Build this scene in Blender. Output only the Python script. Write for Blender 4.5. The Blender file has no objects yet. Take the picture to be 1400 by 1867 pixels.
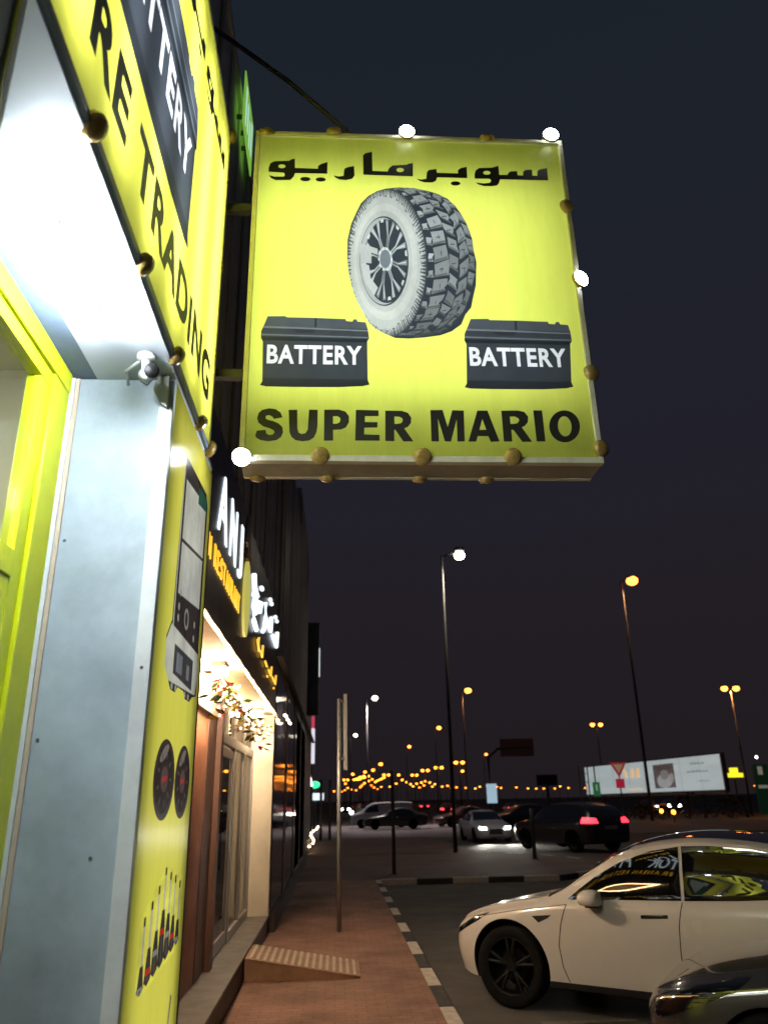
import bpy, bmesh, math, random
import numpy as np
from mathutils import Vector, Matrix
from mathutils.geometry import tessellate_polygon
random.seed(7)
SC = bpy.context.scene
COL = SC.collection

# ------------------------------------------------------------------ camera
H = 1.83
FOC, CX, CY = 1400.0, 700.0, 933.5
cam = bpy.data.cameras.new('camera'); camo = bpy.data.objects.new('camera', cam); COL.objects.link(camo)
Yc = Vector(((612-CX)/FOC, -(1462-CY)/FOC, -1)).normalized()
Zc = Vector((-73, 3597, -1400)).normalized(); Zc = (Zc-Yc*Zc.dot(Yc)).normalized()
Xc = Yc.cross(Zc)
R = Matrix((Xc, Yc, Zc))
camo.matrix_world = Matrix.Translation((0, 0, H)) @ R.to_4x4()
cam.sensor_fit = 'HORIZONTAL'; cam.sensor_width = 36; cam.lens = 36.0*FOC/1400
cam.clip_start = 0.05; cam.clip_end = 6000
cam.dof.use_dof = True; cam.dof.focus_distance = 5.2; cam.dof.aperture_fstop = 2.6
SC.camera = camo
SC.render.resolution_x = 767; SC.render.resolution_y = 1024

# ------------------------------------------------------------------ night sky
W = bpy.data.worlds.new('World'); SC.world = W; W.use_nodes = True
nt = W.node_tree; nt.nodes.clear()
tc = nt.nodes.new('ShaderNodeTexCoord'); sx = nt.nodes.new('ShaderNodeSeparateXYZ')
rp = nt.nodes.new('ShaderNodeValToRGB'); bg = nt.nodes.new('ShaderNodeBackground'); wo = nt.nodes.new('ShaderNodeOutputWorld')
nt.links.new(tc.outputs['Generated'], sx.inputs[0]); nt.links.new(sx.outputs['Z'], rp.inputs[0])
nt.links.new(rp.outputs[0], bg.inputs[0]); nt.links.new(bg.outputs[0], wo.inputs[0])
e = rp.color_ramp.elements
e[0].position = 0.0; e[0].color = (0.0150, 0.0110, 0.0130, 1)
e[1].position = 0.9; e[1].color = (0.0100, 0.0150, 0.0220, 1)
for p, c in ((0.22, (0.0160, 0.0130, 0.0175, 1)), (0.42, (0.0150, 0.0145, 0.0230, 1)), (0.68, (0.0130, 0.0165, 0.0245, 1))):
    q = e.new(p); q.color = c
bg.inputs[1].default_value = 1.0
SC.view_settings.view_transform = 'Standard'; SC.view_settings.look = 'None'
SC.view_settings.exposure = 0; SC.view_settings.gamma = 1
SC.cycles.use_denoising = True
SC.cycles.max_bounces = 8; SC.cycles.diffuse_bounces = 4; SC.cycles.glossy_bounces = 3; SC.cycles.transmission_bounces = 6
SC.cycles.sample_clamp_indirect = 6.0
SC.cycles.caustics_reflective = False; SC.cycles.caustics_refractive = False

# ------------------------------------------------------------------ helpers
def tag(o, label=None, cat=None, group=None, kind=None):
    if label: o['label'] = label
    if cat: o['category'] = cat
    if group: o['group'] = group
    if kind: o['kind'] = kind
    return o

def thing(name, label, cat, loc=(0, 0, 0), rotz=0, group=None):
    o = bpy.data.objects.new(name, None); COL.objects.link(o)
    o.empty_display_size = 0.1
    o.location = loc; o.rotation_euler = (0, 0, rotz)
    return tag(o, label, cat, group)

def ray(px, py):
    return R @ Vector(((px-CX)/FOC, -(py-CY)/FOC, -1))
def onx(px, py, x):
    d = ray(px, py); t = x/d.x; return (t*d.y, H+t*d.z)
def ony(px, py, y):
    d = ray(px, py); t = y/d.y; return (t*d.x, H+t*d.z)

class MB:
    def __init__(self):
        self.bm = bmesh.new()
        self.col = None
    def box(self, x0, x1, y0, y1, z0, z1, bev=0, m=None):
        mt = Matrix.Translation(((x0+x1)/2, (y0+y1)/2, (z0+z1)/2)) @ Matrix.Diagonal((abs(x1-x0), abs(y1-y0), abs(z1-z0), 1))
        if m is not None: mt = m @ mt
        r = bmesh.ops.create_cube(self.bm, size=1, matrix=mt)
        if bev:
            es = list({e for v in r['verts'] for e in v.link_edges})
            bmesh.ops.bevel(self.bm, geom=es, offset=bev, segments=2, affect='EDGES', profile=0.6)
        return self
    def poly(self, pts):
        self.bm.faces.new([self.bm.verts.new(p) for p in pts]); return self
    def prism(self, pts, d):
        """pts 3D ring, extruded by vector d"""
        a = [self.bm.verts.new(p) for p in pts]; b = [self.bm.verts.new(Vector(p)+Vector(d)) for p in pts]
        n = len(pts)
        self.bm.faces.new(a[::-1]); self.bm.faces.new(b)
        for i in range(n): self.bm.faces.new((a[i], a[(i+1) % n], b[(i+1) % n], b[i]))
        bmesh.ops.recalc_face_normals(self.bm, faces=self.bm.faces)
        return self
    def tube(self, pts, r, n=10, cap=True):
        pts = [Vector(p) for p in pts]; rs = r if isinstance(r, (list, tuple)) else [r]*len(pts)
        rings = []
        for i, p in enumerate(pts):
            t = (pts[min(i+1, len(pts)-1)]-pts[max(i-1, 0)]).normalized()
            a = t.cross(Vector((0, 0, 1)))
            if a.length < 1e-3: a = t.cross(Vector((1, 0, 0)))
            a.normalize(); b = t.cross(a)
            rings.append([self.bm.verts.new(p+(a*math.cos(k*2*math.pi/n)+b*math.sin(k*2*math.pi/n))*rs[i]) for k in range(n)])
        for i in range(len(rings)-1):
            for k in range(n):
                self.bm.faces.new((rings[i][k], rings[i][(k+1) % n], rings[i+1][(k+1) % n], rings[i+1][k]))
        if cap:
            self.bm.faces.new(rings[0][::-1]); self.bm.faces.new(rings[-1])
        return self
    def lathe(self, prof, m, n=24):
        """prof: (r, h) along local z"""
        rings = []
        for r, h in prof:
            if r < 1e-6: rings.append([self.bm.verts.new(m @ Vector((0, 0, h)))])
            else: rings.append([self.bm.verts.new(m @ Vector((r*math.cos(k*2*math.pi/n), r*math.sin(k*2*math.pi/n), h))) for k in range(n)])
        for a, b in zip(rings, rings[1:]):
            for k in range(n):
                q = []
                for v in (a[k % len(a)], a[(k+1) % len(a)], b[(k+1) % len(b)], b[k % len(b)]):
                    if v not in q: q.append(v)
                if len(q) > 2: self.bm.faces.new(q)
        return self
    def ball(self, c, r, s=(1, 1, 1), seg=12):
        bmesh.ops.create_uvsphere(self.bm, u_segments=seg, v_segments=max(6, seg*2//3), radius=r, matrix=Matrix.Translation(c) @ Matrix.Diagonal((*s, 1)))
        return self
    def build(self, name, mat, parent=None, smooth=False, label=None):
        bmesh.ops.recalc_face_normals(self.bm, faces=self.bm.faces)
        me = bpy.data.meshes.new(name); self.bm.to_mesh(me); self.bm.free()
        return link(name, me, mat, parent, smooth, label)

def link(name, me, mat, parent=None, smooth=False, label=None):
    o = bpy.data.objects.new(name, me); COL.objects.link(o)
    if mat is not None and not me.materials: me.materials.append(mat)
    if smooth:
        for p in me.polygons: p.use_smooth = True
    if parent is not None: o.parent = parent
    if label: o['label'] = label
    return o

def smooth_by_angle(me, ang=35):
    for p in me.polygons: p.use_smooth = True
    bm = bmesh.new(); bm.from_mesh(me)
    for ed in bm.edges:
        if len(ed.link_faces) == 2 and ed.calc_face_angle(0) > math.radians(ang): ed.smooth = False
    bm.to_mesh(me); bm.free()

def kids(o): return [c for c in o.children]
def copy_tree(o, parent=None):
    c = o.copy(); COL.objects.link(c); c.parent = parent
    for ch in list(o.children): copy_tree(ch, c)
    return c

# ------------------------------------------------------------------ materials
def mat(name, col, rough=0.6, metal=0.0, var=0.0, vs=6.0, bump=0.0, bs=60.0, coat=0.0, spec=0.5, dirt=None, detail=5):
    m = bpy.data.materials.new(name); m.use_nodes = True
    n = m.node_tree; b = n.nodes['Principled BSDF']
    b.inputs['Base Color'].default_value = (*col, 1); b.inputs['Roughness'].default_value = rough
    b.inputs['Metallic'].default_value = metal; b.inputs['Coat Weight'].default_value = coat
    b.inputs['Coat Roughness'].default_value = 0.04
    b.inputs['Specular IOR Level'].default_value = spec
    t = n.nodes.new('ShaderNodeTexCoord')
    if var:
        x = n.nodes.new('ShaderNodeTexNoise'); x.inputs['Scale'].default_value = vs; x.inputs['Detail'].default_value = detail
        x.inputs['Roughness'].default_value = 0.65
        n.links.new(t.outputs['Object'], x.inputs['Vector'])
        mr = n.nodes.new('ShaderNodeMapRange'); mr.inputs['From Min'].default_value = 0.3; mr.inputs['From Max'].default_value = 0.7
        n.links.new(x.outputs['Fac'], mr.inputs['Value'])
        mx = n.nodes.new('ShaderNodeMix'); mx.data_type = 'RGBA'
        d = dirt if dirt else tuple(c*(1-var) for c in col)
        mx.inputs['A'].default_value = (*d, 1)
        mx.inputs['B'].default_value = (*[min(1, c*(1+var*0.6)) for c in col], 1)
        n.links.new(mr.outputs[0], mx.inputs['Factor']); n.links.new(mx.outputs['Result'], b.inputs['Base Color'])
        m2 = n.nodes.new('ShaderNodeMapRange'); m2.inputs['To Min'].default_value = min(1, rough*1.25); m2.inputs['To Max'].default_value = rough*0.8
        n.links.new(x.outputs['Fac'], m2.inputs['Value']); n.links.new(m2.outputs[0], b.inputs['Roughness'])
    if bump:
        y = n.nodes.new('ShaderNodeTexNoise'); y.inputs['Scale'].default_value = bs; y.inputs['Detail'].default_value = 4
        n.links.new(t.outputs['Object'], y.inputs['Vector'])
        bp = n.nodes.new('ShaderNodeBump'); bp.inputs['Strength'].default_value = bump; bp.inputs['Distance'].default_value = 0.02
        n.links.new(y.outputs['Fac'], bp.inputs['Height']); n.links.new(bp.outputs[0], b.inputs['Normal'])
    return m

def emit(name, col, s, base=(0.6, 0.6, 0.6)):
    m = bpy.data.materials.new(name); m.use_nodes = True
    b = m.node_tree.nodes['Principled BSDF']
    b.inputs['Base Color'].default_value = (*base, 1)
    b.inputs['Emission Color'].default_value = (*col, 1); b.inputs['Emission Strength'].default_value = s
    return m

def backlit(name, col, image=None, refl=0.35, gloss=0.05, rough=0.35):
    """translucent sign sheet: the area lights behind it shine through"""
    m = bpy.data.materials.new(name); m.use_nodes = True
    n = m.node_tree; n.nodes.clear()
    o = n.nodes.new('ShaderNodeOutputMaterial'); tr = n.nodes.new('ShaderNodeBsdfTranslucent'); df = n.nodes.new('ShaderNodeBsdfDiffuse')
    gl = n.nodes.new('ShaderNodeBsdfGlossy'); gl.inputs['Roughness'].default_value = rough
    a = n.nodes.new('ShaderNodeMixShader'); a.inputs[0].default_value = refl
    c = n.nodes.new('ShaderNodeMixShader'); c.inputs[0].default_value = gloss
    if image is not None:
        t = n.nodes.new('ShaderNodeTexImage'); t.image = image; t.extension = 'EXTEND'
        n.links.new(t.outputs[0], tr.inputs[0]); n.links.new(t.outputs[0], df.inputs[0])
    else:
        t = n.nodes.new('ShaderNodeTexCoord'); x = n.nodes.new('ShaderNodeTexNoise'); x.inputs['Scale'].default_value = 2.5; x.inputs['Detail'].default_value = 6
        n.links.new(t.outputs['Object'], x.inputs['Vector'])
        mx = n.nodes.new('ShaderNodeMix'); mx.data_type = 'RGBA'
        mp = n.nodes.new('ShaderNodeMapping'); mp.inputs['Scale'].default_value = (3.0, 3.0, 0.5); n.links.new(t.outputs['Object'], mp.inputs['Vector'])
        n.links.new(mp.outputs[0], x.inputs['Vector']); x.inputs['Detail'].default_value = 10; x.inputs['Roughness'].default_value = 0.7
        mx.inputs['A'].default_value = (*[v*0.80 for v in col], 1); mx.inputs['B'].default_value = (*[min(v*1.12, 1) for v in col], 1)
        n.links.new(x.outputs['Fac'], mx.inputs['Factor'])
        n.links.new(mx.outputs['Result'], tr.inputs[0]); n.links.new(mx.outputs['Result'], df.inputs[0])
    n.links.new(tr.outputs[0], a.inputs[1]); n.links.new(df.outputs[0], a.inputs[2])
    n.links.new(a.outputs[0], c.inputs[1]); n.links.new(gl.outputs[0], c.inputs[2]); n.links.new(c.outputs[0], o.inputs[0])
    return m

def printed(name, image, rough=0.4):
    m = bpy.data.materials.new(name); m.use_nodes = True
    b = m.node_tree.nodes['Principled BSDF']; b.inputs['Roughness'].default_value = rough
    t = m.node_tree.nodes.new('ShaderNodeTexImage'); t.image = image; t.extension = 'EXTEND'
    m.node_tree.links.new(t.outputs[0], b.inputs['Base Color'])
    return m

def glass(name, tint=(0.8, 0.85, 0.85), refl=0.04, rough=0.02):
    m = bpy.data.materials.new(name); m.use_nodes = True
    n = m.node_tree; n.nodes.clear()
    o = n.nodes.new('ShaderNodeOutputMaterial'); tr = n.nodes.new('ShaderNodeBsdfTransparent'); gl = n.nodes.new('ShaderNodeBsdfGlossy')
    tr.inputs[0].default_value = (*tint, 1); gl.inputs['Roughness'].default_value = rough
    lw = n.nodes.new('ShaderNodeLayerWeight'); lw.inputs[0].default_value = 0.5
    f = n.nodes.new('ShaderNodeMath'); f.operation = 'POWER'; f.inputs[1].default_value = 4.0; n.links.new(lw.outputs['Facing'], f.inputs[0])
    ad = n.nodes.new('ShaderNodeMath'); ad.operation = 'ADD'; ad.inputs[1].default_value = refl; ad.use_clamp = True
    mx = n.nodes.new('ShaderNodeMixShader')
    n.links.new(f.outputs[0], ad.inputs[0]); n.links.new(ad.outputs[0], mx.inputs[0])
    n.links.new(tr.outputs[0], mx.inputs[1]); n.links.new(gl.outputs[0], mx.inputs[2]); n.links.new(mx.outputs[0], o.inputs[0])
    return m

YEL = (0.66, 0.73, 0.125)
M = dict(
    acp=mat('blue_grey_cladding', (0.44, 0.53, 0.60), 0.5, var=0.22, vs=2.2, dirt=(0.30, 0.36, 0.40), bump=0.06, bs=3, detail=12),
    soffit=mat('soffit_cladding', (0.60, 0.66, 0.72), 0.45, var=0.06, vs=3),
    whitetrim=mat('white_trim', (0.72, 0.76, 0.76), 0.4, var=0.1, vs=9),
    beige=mat('beige_trim', (0.6, 0.5, 0.38), 0.5, var=0.15, vs=9),
    screw=mat('screw', (0.10, 0.11, 0.12), 0.5, 0.6),
    yframe=mat('yellow_frame', (0.78, 0.86, 0.02), 0.22, var=0.08, vs=5, coat=0.3),
    track=mat('dark_blue_track', (0.12, 0.16, 0.25), 0.45, var=0.15, vs=6),
    poster=mat('yellow_vinyl', (0.66, 0.63, 0.035), 0.28, var=0.08, vs=1.6, coat=0.2),
    alu=mat('aluminium', (0.55, 0.54, 0.5), 0.35, 0.7, var=0.12, vs=12),
    signframe=mat('cream_sign_frame', (0.66, 0.64, 0.52), 0.4, var=0.15, vs=8),
    signback=mat('sign_casing', (0.30, 0.29, 0.24), 0.5, var=0.2, vs=5),
    ink=mat('dark_ink', (0.036, 0.042, 0.05), 0.5),
    inkb=mat('blackish_ink', (0.022, 0.022, 0.022), 0.5),
    amber=mat('amber_lens', (0.40, 0.27, 0.08), 0.2, var=0.3, vs=40, coat=0.5),
    wall=mat('glare_lightened_wall', (0.42, 0.44, 0.48), 0.7, var=0.2, vs=1.5),  # dark grey wall, colour lightened to stand in for veiling glare
    darkwall=mat('charcoal_panel', (0.13, 0.13, 0.14), 0.45, var=0.3, vs=2),
    olive=mat('olive_strip', (0.20, 0.20, 0.13), 0.6, var=0.2, vs=2),
    brownp=mat('brown_strip', (0.16, 0.115, 0.10), 0.6, var=0.2, vs=2),
    black=mat('black_fascia', (0.02, 0.02, 0.024), 0.35, var=0.2, vs=3),
    terra=mat('terracotta_cladding', (0.36, 0.15, 0.075), 0.5, var=0.25, vs=3, bump=0.05, bs=20),
    terrad=mat('dark_terracotta', (0.13, 0.065, 0.045), 0.5, var=0.25, vs=3),
    cream=mat('cream_wall', (0.72, 0.64, 0.50), 0.7, var=0.12, vs=2.5, bump=0.05),
    stone=mat('grey_step_tile', (0.13, 0.12, 0.11), 0.4, var=0.35, vs=5, bump=0.05),
    riser=mat('dark_step_riser', (0.05, 0.042, 0.038), 0.5, var=0.3, vs=6),
    steel=mat('galvanised_steel', (0.33, 0.33, 0.32), 0.5, 0.5, var=0.2, vs=7),
    dpole=mat('dark_pole_paint', (0.05, 0.047, 0.045), 0.6, var=0.2),
    kwhite=mat('kerb_white', (0.50, 0.45, 0.40), 0.8, var=0.3, vs=9, bump=0.2),
    kblack=mat('kerb_black', (0.035, 0.032, 0.03), 0.8, var=0.3, vs=9, bump=0.2),
    asphalt=mat('asphalt', (0.075, 0.066, 0.058), 0.85, var=0.35, vs=1.2, bump=0.5, bs=90),
    pale=mat('lamplit_road_tone', (0.16, 0.14, 0.145), 0.85, var=0.2, vs=0.3, bump=0.3, bs=50),  # lighter road colour stands in for the street lamps' pool of light
    farground=mat('dark_sandy_ground', (0.07, 0.055, 0.05), 0.9, var=0.3, vs=0.05),
    rampside=mat('ramp_wood', (0.30, 0.17, 0.10), 0.7, var=0.25, vs=5),
    ramptop=mat('ramp_checker_plate', (0.44, 0.39, 0.32), 0.5, 0.1, var=0.2, vs=9),
    rubber=mat('tyre_rubber', (0.007, 0.007, 0.007), 0.9, bump=0.2, bs=80, spec=0.15),
    rimdark=mat('dark_alloy', (0.006, 0.006, 0.006), 0.6, 0.0, spec=0.2),
    chrome=mat('chrome', (0.6, 0.6, 0.6), 0.1, 1.0),
    carglass=mat('tinted_car_glass', (0.004, 0.005, 0.006), 0.015, spec=0.9, coat=1.0),
    seam=mat('panel_gap', (0.01, 0.009, 0.008), 0.7),
    plastic=mat('black_plastic', (0.015, 0.015, 0.016), 0.55),
    whiteplastic=mat('white_plastic', (0.75, 0.76, 0.78), 0.4),
    leaf=mat('garland_leaf', (0.10, 0.16, 0.03), 0.6, var=0.3),
    flower=mat('garland_flower', (0.55, 0.06, 0.10), 0.6, var=0.3),
    flower2=mat('garland_yellow_flower', (0.7, 0.5, 0.08), 0.6, var=0.3),
    bush=mat('dark_bush', (0.025, 0.03, 0.016), 0.9, var=0.4, vs=3),
    room=mat('interior_wall', (0.66, 0.60, 0.48), 0.8, var=0.1, vs=1),
    shelf=mat('interior_shelf', (0.35, 0.33, 0.30), 0.6),
    led=emit('white_led', (0.93, 0.97, 1.0), 90),
    bulb=emit('lit_bulb', (0.95, 0.98, 1.0), 75),
    floodled=emit('led_batten', (0.86, 0.93, 1.0), 430),
    warmled=emit('warm_led_strip', (1.0, 0.62, 0.30), 30),
    fairy=emit('fairy_light', (1.0, 0.66, 0.34), 60),
    letterlit=emit('white_channel_letter', (0.82, 0.93, 1.0), 1.7),
    amberlit=emit('amber_channel_letter', (1.0, 0.50, 0.02), 1.3),
    sodium=emit('sodium_lamp', (1.0, 0.27, 0.035), 9),
    sodiumfar=emit('sodium_lamp_far', (1.0, 0.26, 0.02), 11),
    mercury=emit('white_street_lamp', (1.0, 0.85, 0.62), 26),
    headlight=emit('headlight', (1.0, 0.98, 0.9), 60),
    headfar=emit('headlight_far', (1.0, 0.85, 0.65), 40),
    tail=emit('tail_light', (1.0, 0.02, 0.04), 4.5),
    tailfar=emit('tail_light_far', (1.0, 0.04, 0.05), 6),
    orange=emit('orange_indicator', (1.0, 0.35, 0.05), 12),
)

# ------------------------------------------------------------------ raster canvas for flat print
class Canvas:
    def __init__(s, w, h, bg=(1, 1, 1)):
        s.w, s.h = w, h; s.a = np.zeros((h, w, 3), np.float32); s.a[:] = bg      # colours are linear
    def poly(s, pts, col):                       # pts in 0..1, v upward
        P = np.array([(x*s.w, y*s.h) for x, y in pts], np.float64)
        x0, x1 = int(max(0, P[:, 0].min()-1)), int(min(s.w, P[:, 0].max()+2)); y0, y1 = int(max(0, P[:, 1].min()-1)), int(min(s.h, P[:, 1].max()+2))
        if x1 <= x0 or y1 <= y0: return s
        gx = np.arange(x0, x1)+.5; gy = np.arange(y0, y1)+.5
        X, Y = np.meshgrid(gx, gy); ins = np.zeros(X.shape, bool)
        n = len(P)
        for i in range(n):
            ax, ay = P[i]; bx, by = P[(i+1) % n]
            if ay == by: continue
            c = ((ay > Y) != (by > Y)) & (X < (bx-ax)*(Y-ay)/(by-ay)+ax)
            ins ^= c
        s.a[y0:y1, x0:x1][ins] = col
        return s
    def ell(s, cx, cy, rx, ry, col, rot=0, n=48):
        c, q = math.cos(rot), math.sin(rot)
        return s.poly([(cx+(rx*math.cos(t)*c-ry*math.sin(t)*q), cy+(rx*math.cos(t)*q+ry*math.sin(t)*c)) for t in [k*2*math.pi/n for k in range(n)]], col)
    def tris(s, T, col):
        for t in T: s.poly(t, col)
        return s
    def image(s, name, grain=0.10, blur=1):
        a = s.a
        for _ in range(blur):
            p = np.pad(a, ((1, 1), (1, 1), (0, 0)), 'edge')
            a = (p[:-2, 1:-1]+p[2:, 1:-1]+p[1:-1, :-2]+p[1:-1, 2:]+2*p[1:-1, 1:-1])/6
        if grain:
            rg = np.random.RandomState(11); f = np.zeros(a.shape[:2])
            for k, w_ in ((6, .5), (18, .3), (60, .2)):
                g = rg.rand(k+2, k+2); yy = np.linspace(0, k, a.shape[0]); xx = np.linspace(0, k, a.shape[1])
                y0 = yy.astype(int); x0 = xx.astype(int); fy = (yy-y0)[:, None]; fx = (xx-x0)[None, :]
                f += w_*((g[y0][:, x0]*(1-fx)+g[y0][:, x0+1]*fx)*(1-fy)+(g[y0+1][:, x0]*(1-fx)+g[y0+1][:, x0+1]*fx)*fy)
            a = (a*(1+grain*2*(f-.5))[..., None]).astype(np.float32)
        a = (a[0::2, 0::2]+a[1::2, 0::2]+a[0::2, 1::2]+a[1::2, 1::2])/4
        h, w = a.shape[:2]
        a = np.where(a <= 0.0031308, a*12.92, 1.055*np.power(np.maximum(a, 1e-6), 1/2.4)-0.055)
        im = bpy.data.images.new(name, w, h); px = np.ones((h, w, 4), np.float32); px[..., :3] = a
        im.pixels.foreach_set(px.ravel()); im.update(); im.pack()
        return im

def text_mesh(s, bold=0.0, extrude=0.0, space=1.0):
    cu = bpy.data.curves.new('text', 'FONT'); cu.body = s; cu.offset = bold; cu.extrude = extrude; cu.space_character = space
    cu.resolution_u = 4
    o = bpy.data.objects.new('text', cu); COL.objects.link(o)
    dg = bpy.context.evaluated_depsgraph_get(); me = bpy.data.meshes.new_from_object(o.evaluated_get(dg))
    bpy.data.objects.remove(o); bpy.data.curves.remove(cu)
    return me

def text_tris(s, x0, x1, y0, y1, bold=0.03):
    me = text_mesh(s, bold, 0, 1.10); me.calc_loop_triangles()
    v = np.array([tuple(q.co) for q in me.vertices]); mn = v.min(0); mx = v.max(0)
    f = lambda i: (x0+(v[i][0]-mn[0])/(mx[0]-mn[0])*(x1-x0), y0+(v[i][1]-mn[1])/(mx[1]-mn[1])*(y1-y0))
    return [[f(i) for i in t.vertices] for t in me.loop_triangles]

def text_obj(s, name, origin, du, dv, w, h, m, parent, bold=0.03, depth=0.0, label=None, space=1.1):
    """text filling the w x h box at origin, written along unit du with up dv"""
    me = text_mesh(s, bold, 0.5 if depth else 0.0, space)
    co = np.array([tuple(q.co) for q in me.vertices]); mn = co.min(0); mx = co.max(0)
    du, dv = Vector(du), Vector(dv); nrm = du.cross(dv)
    for q in me.vertices:
        c = q.co
        q.co = Vector(origin)+du*((c.x-mn[0])/(mx[0]-mn[0])*w)+dv*((c.y-mn[1])/(mx[1]-mn[1])*h)+nrm*((c.z+0.5)*depth if depth else 0)
    me.materials.clear()
    return link(name, me, m, parent, label=label)

def flat(polys, name, f, m, parent, holes=None, uvbox=None, depth=0, label=None):
    """flat sheet from 2D outlines (u,v) placed by f(u,v)->3D. each poly may be (outline, [holes])"""
    bm = bmesh.new(); uvl = bm.loops.layers.uv.new('uv')
    for p in polys:
        out, hs = (p if isinstance(p, tuple) and isinstance(p[1], list) and isinstance(p[0], list) else (p, []))
        rings = [out]+hs
        flatv = [q for r in rings for q in r]
        tr = tessellate_polygon([[Vector((x, y, 0)) for x, y in r] for r in rings])
        vs = [bm.verts.new(f(*q)) for q in flatv]
        for t in tr:
            try: fc = bm.faces.new([vs[i] for i in t])
            except ValueError: continue
            if uvbox:
                u0, u1, v0, v1 = uvbox
                for l, i in zip(fc.loops, t): l[uvl].uv = ((flatv[i][0]-u0)/(u1-u0), (flatv[i][1]-v0)/(v1-v0))
    me = bpy.data.meshes.new(name); bm.to_mesh(me); bm.free()
    return link(name, me, m, parent, label=label)

def ring(cx, cy, rx, ry, n=20, rot=0):
    return [(cx+rx*math.cos(t), cy+ry*math.sin(t)) for t in [k*2*math.pi/n for k in range(n)]]

# ==================================================================
#  GROUND
# ==================================================================
def struct(name, mb, m, label=None):
    o = mb.build(name, m); return tag(o, label, None, None, 'structure')

# pavement material: fine brick joints
pm = mat('red_paving', (0.26, 0.138, 0.095), 0.75, var=0.42, vs=1.1, bump=0.25, bs=70)
n = pm.node_tree; b = n.nodes['Principled BSDF']
t = n.nodes.new('ShaderNodeTexCoord'); br = n.nodes.new('ShaderNodeTexBrick'); br.inputs['Scale'].default_value = 1.0
br.inputs['Brick Width'].default_value = 0.2; br.inputs['Row Height'].default_value = 0.1; br.inputs['Mortar Size'].default_value = 0.006
br.inputs['Color1'].default_value = (1, 1, 1, 1); br.inputs['Color2'].default_value = (0.80, 0.78, 0.76, 1); br.inputs['Mortar'].default_value = (0.62, 0.6, 0.58, 1)
n.links.new(t.outputs['Object'], br.inputs['Vector'])
old = b.inputs['Base Color'].links[0].from_socket
mm = n.nodes.new('ShaderNodeMix'); mm.data_type = 'RGBA'; mm.blend_type = 'MULTIPLY'; mm.inputs['Factor'].default_value = 1
n.links.new(old, mm.inputs['A']); n.links.new(br.outputs['Color'], mm.inputs['B']); n.links.new(mm.outputs['Result'], b.inputs['Base Color'])
M['paving'] = pm

struct('ground', MB().poly([(-3000, -200, -0.20), (3000, -200, -0.20), (3000, 4500, -0.20), (-3000, 4500, -0.20)]), M['farground'])
struct('parking_lot', MB().poly([(1.0, -8, -0.13), (40, -8, -0.13), (40, 46, -0.13), (1.0, 46, -0.13)]), M['asphalt'])
struct('side_road', MB().poly([(-60, 46, -0.126), (140, 46, -0.126), (140, 70, -0.126), (-60, 70, -0.126)]), M['pale'])
struct('pavement', MB().box(-6, 0.98, -8, 21.0, -0.3, 0.0), M['paving'])
plaza = [(-6, 21.0), (5.6, 21.0), (7.4, 22.6), (8.0, 25.5), (7.0, 28.5), (5.2, 31.0), (4.9, 44.0), (-6, 44.0)]
struct('paved_corner', MB().prism([(x, y, -0.3) for x, y in plaza], (0, 0, 0.3)), mat('dark_paving', (0.10, 0.062, 0.055), 0.8, var=0.25, vs=0.8, bump=0.2, bs=60))
main_road = struct('main_road', MB().poly([(-300, 92, -0.12), (900, 92, -0.12), (900, 150, -0.12), (-300, 150, -0.12)]), M['asphalt'])

kerb = bpy.data.objects.new('kerb', None); COL.objects.link(kerb); kerb['kind'] = 'structure'
def kerb_run(p0, p1, L=0.62, start=0, w=0.14):
    p0, p1 = Vector(p0), Vector(p1); d = (p1-p0); n_ = max(1, round(d.length/L)); d.normalize(); L = (p1-p0).length/n_
    ang = math.atan2(d.y, d.x)
    for i in range(n_):
        c = p0+d*(L*(i+.5))
        mb = MB().box(-L/2+.006, L/2-.006, -w/2, w/2, -0.3, 0.004+random.uniform(-.002, .003), bev=0.012)
        o = mb.build('kerb_stone', M['kwhite' if (i+start) % 2 else 'kblack'], kerb)
        o.location = (c.x, c.y, 0); o.rotation_euler = (0, 0, ang)
    return (n_+start) % 2
s = kerb_run((1.05, 3.0), (1.05, 20.9), 0.9)
kerb_run((1.12, 20.98), (5.6, 20.98), 0.9, 1)
kerb_run((5.62, 21.0), (7.42, 22.6), 0.8, 0); kerb_run((7.42, 22.6), (8.02, 25.5), 0.8, 1); kerb_run((8.02, 25.5), (7.02, 28.5), 0.8, 0); kerb_run((7.02, 28.5), (5.2, 31), 0.8, 0)
mk = MB()
for yy in (5.4, 8.2, 11.0, 13.8, 16.6): mk.box(1.9, 7.0, yy-.05, yy+.05, -.126, -.122, m=Matrix.Translation((0, 0, 0)))
struct('parking_line', mk, mat('worn_line_paint', (0.13, 0.115, 0.1), 0.8, var=0.5, vs=8))

# ==================================================================
#  TYRE SHOP
# ==================================================================
shop = thing('tyre_shop', 'tyre shop front with yellow window frames and a blue grey clad pillar', 'shop', (-1.3, 3.0, 0))
MW = shop.matrix_world
def P(mb, name, m, par, smooth=False, label=None):
    """part built in world coordinates, parented without moving"""
    o = mb.build(name, m, None, smooth, label)
    return adopt(o, par)
def world_of(o):
    m = Matrix.Translation(o.location) @ o.rotation_euler.to_matrix().to_4x4()
    return (world_of(o.parent) @ m) if o.parent else m
def adopt(o, par):
    inv = world_of(par).inverted()
    o.data.transform(inv); o.parent = par
    return o

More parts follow.
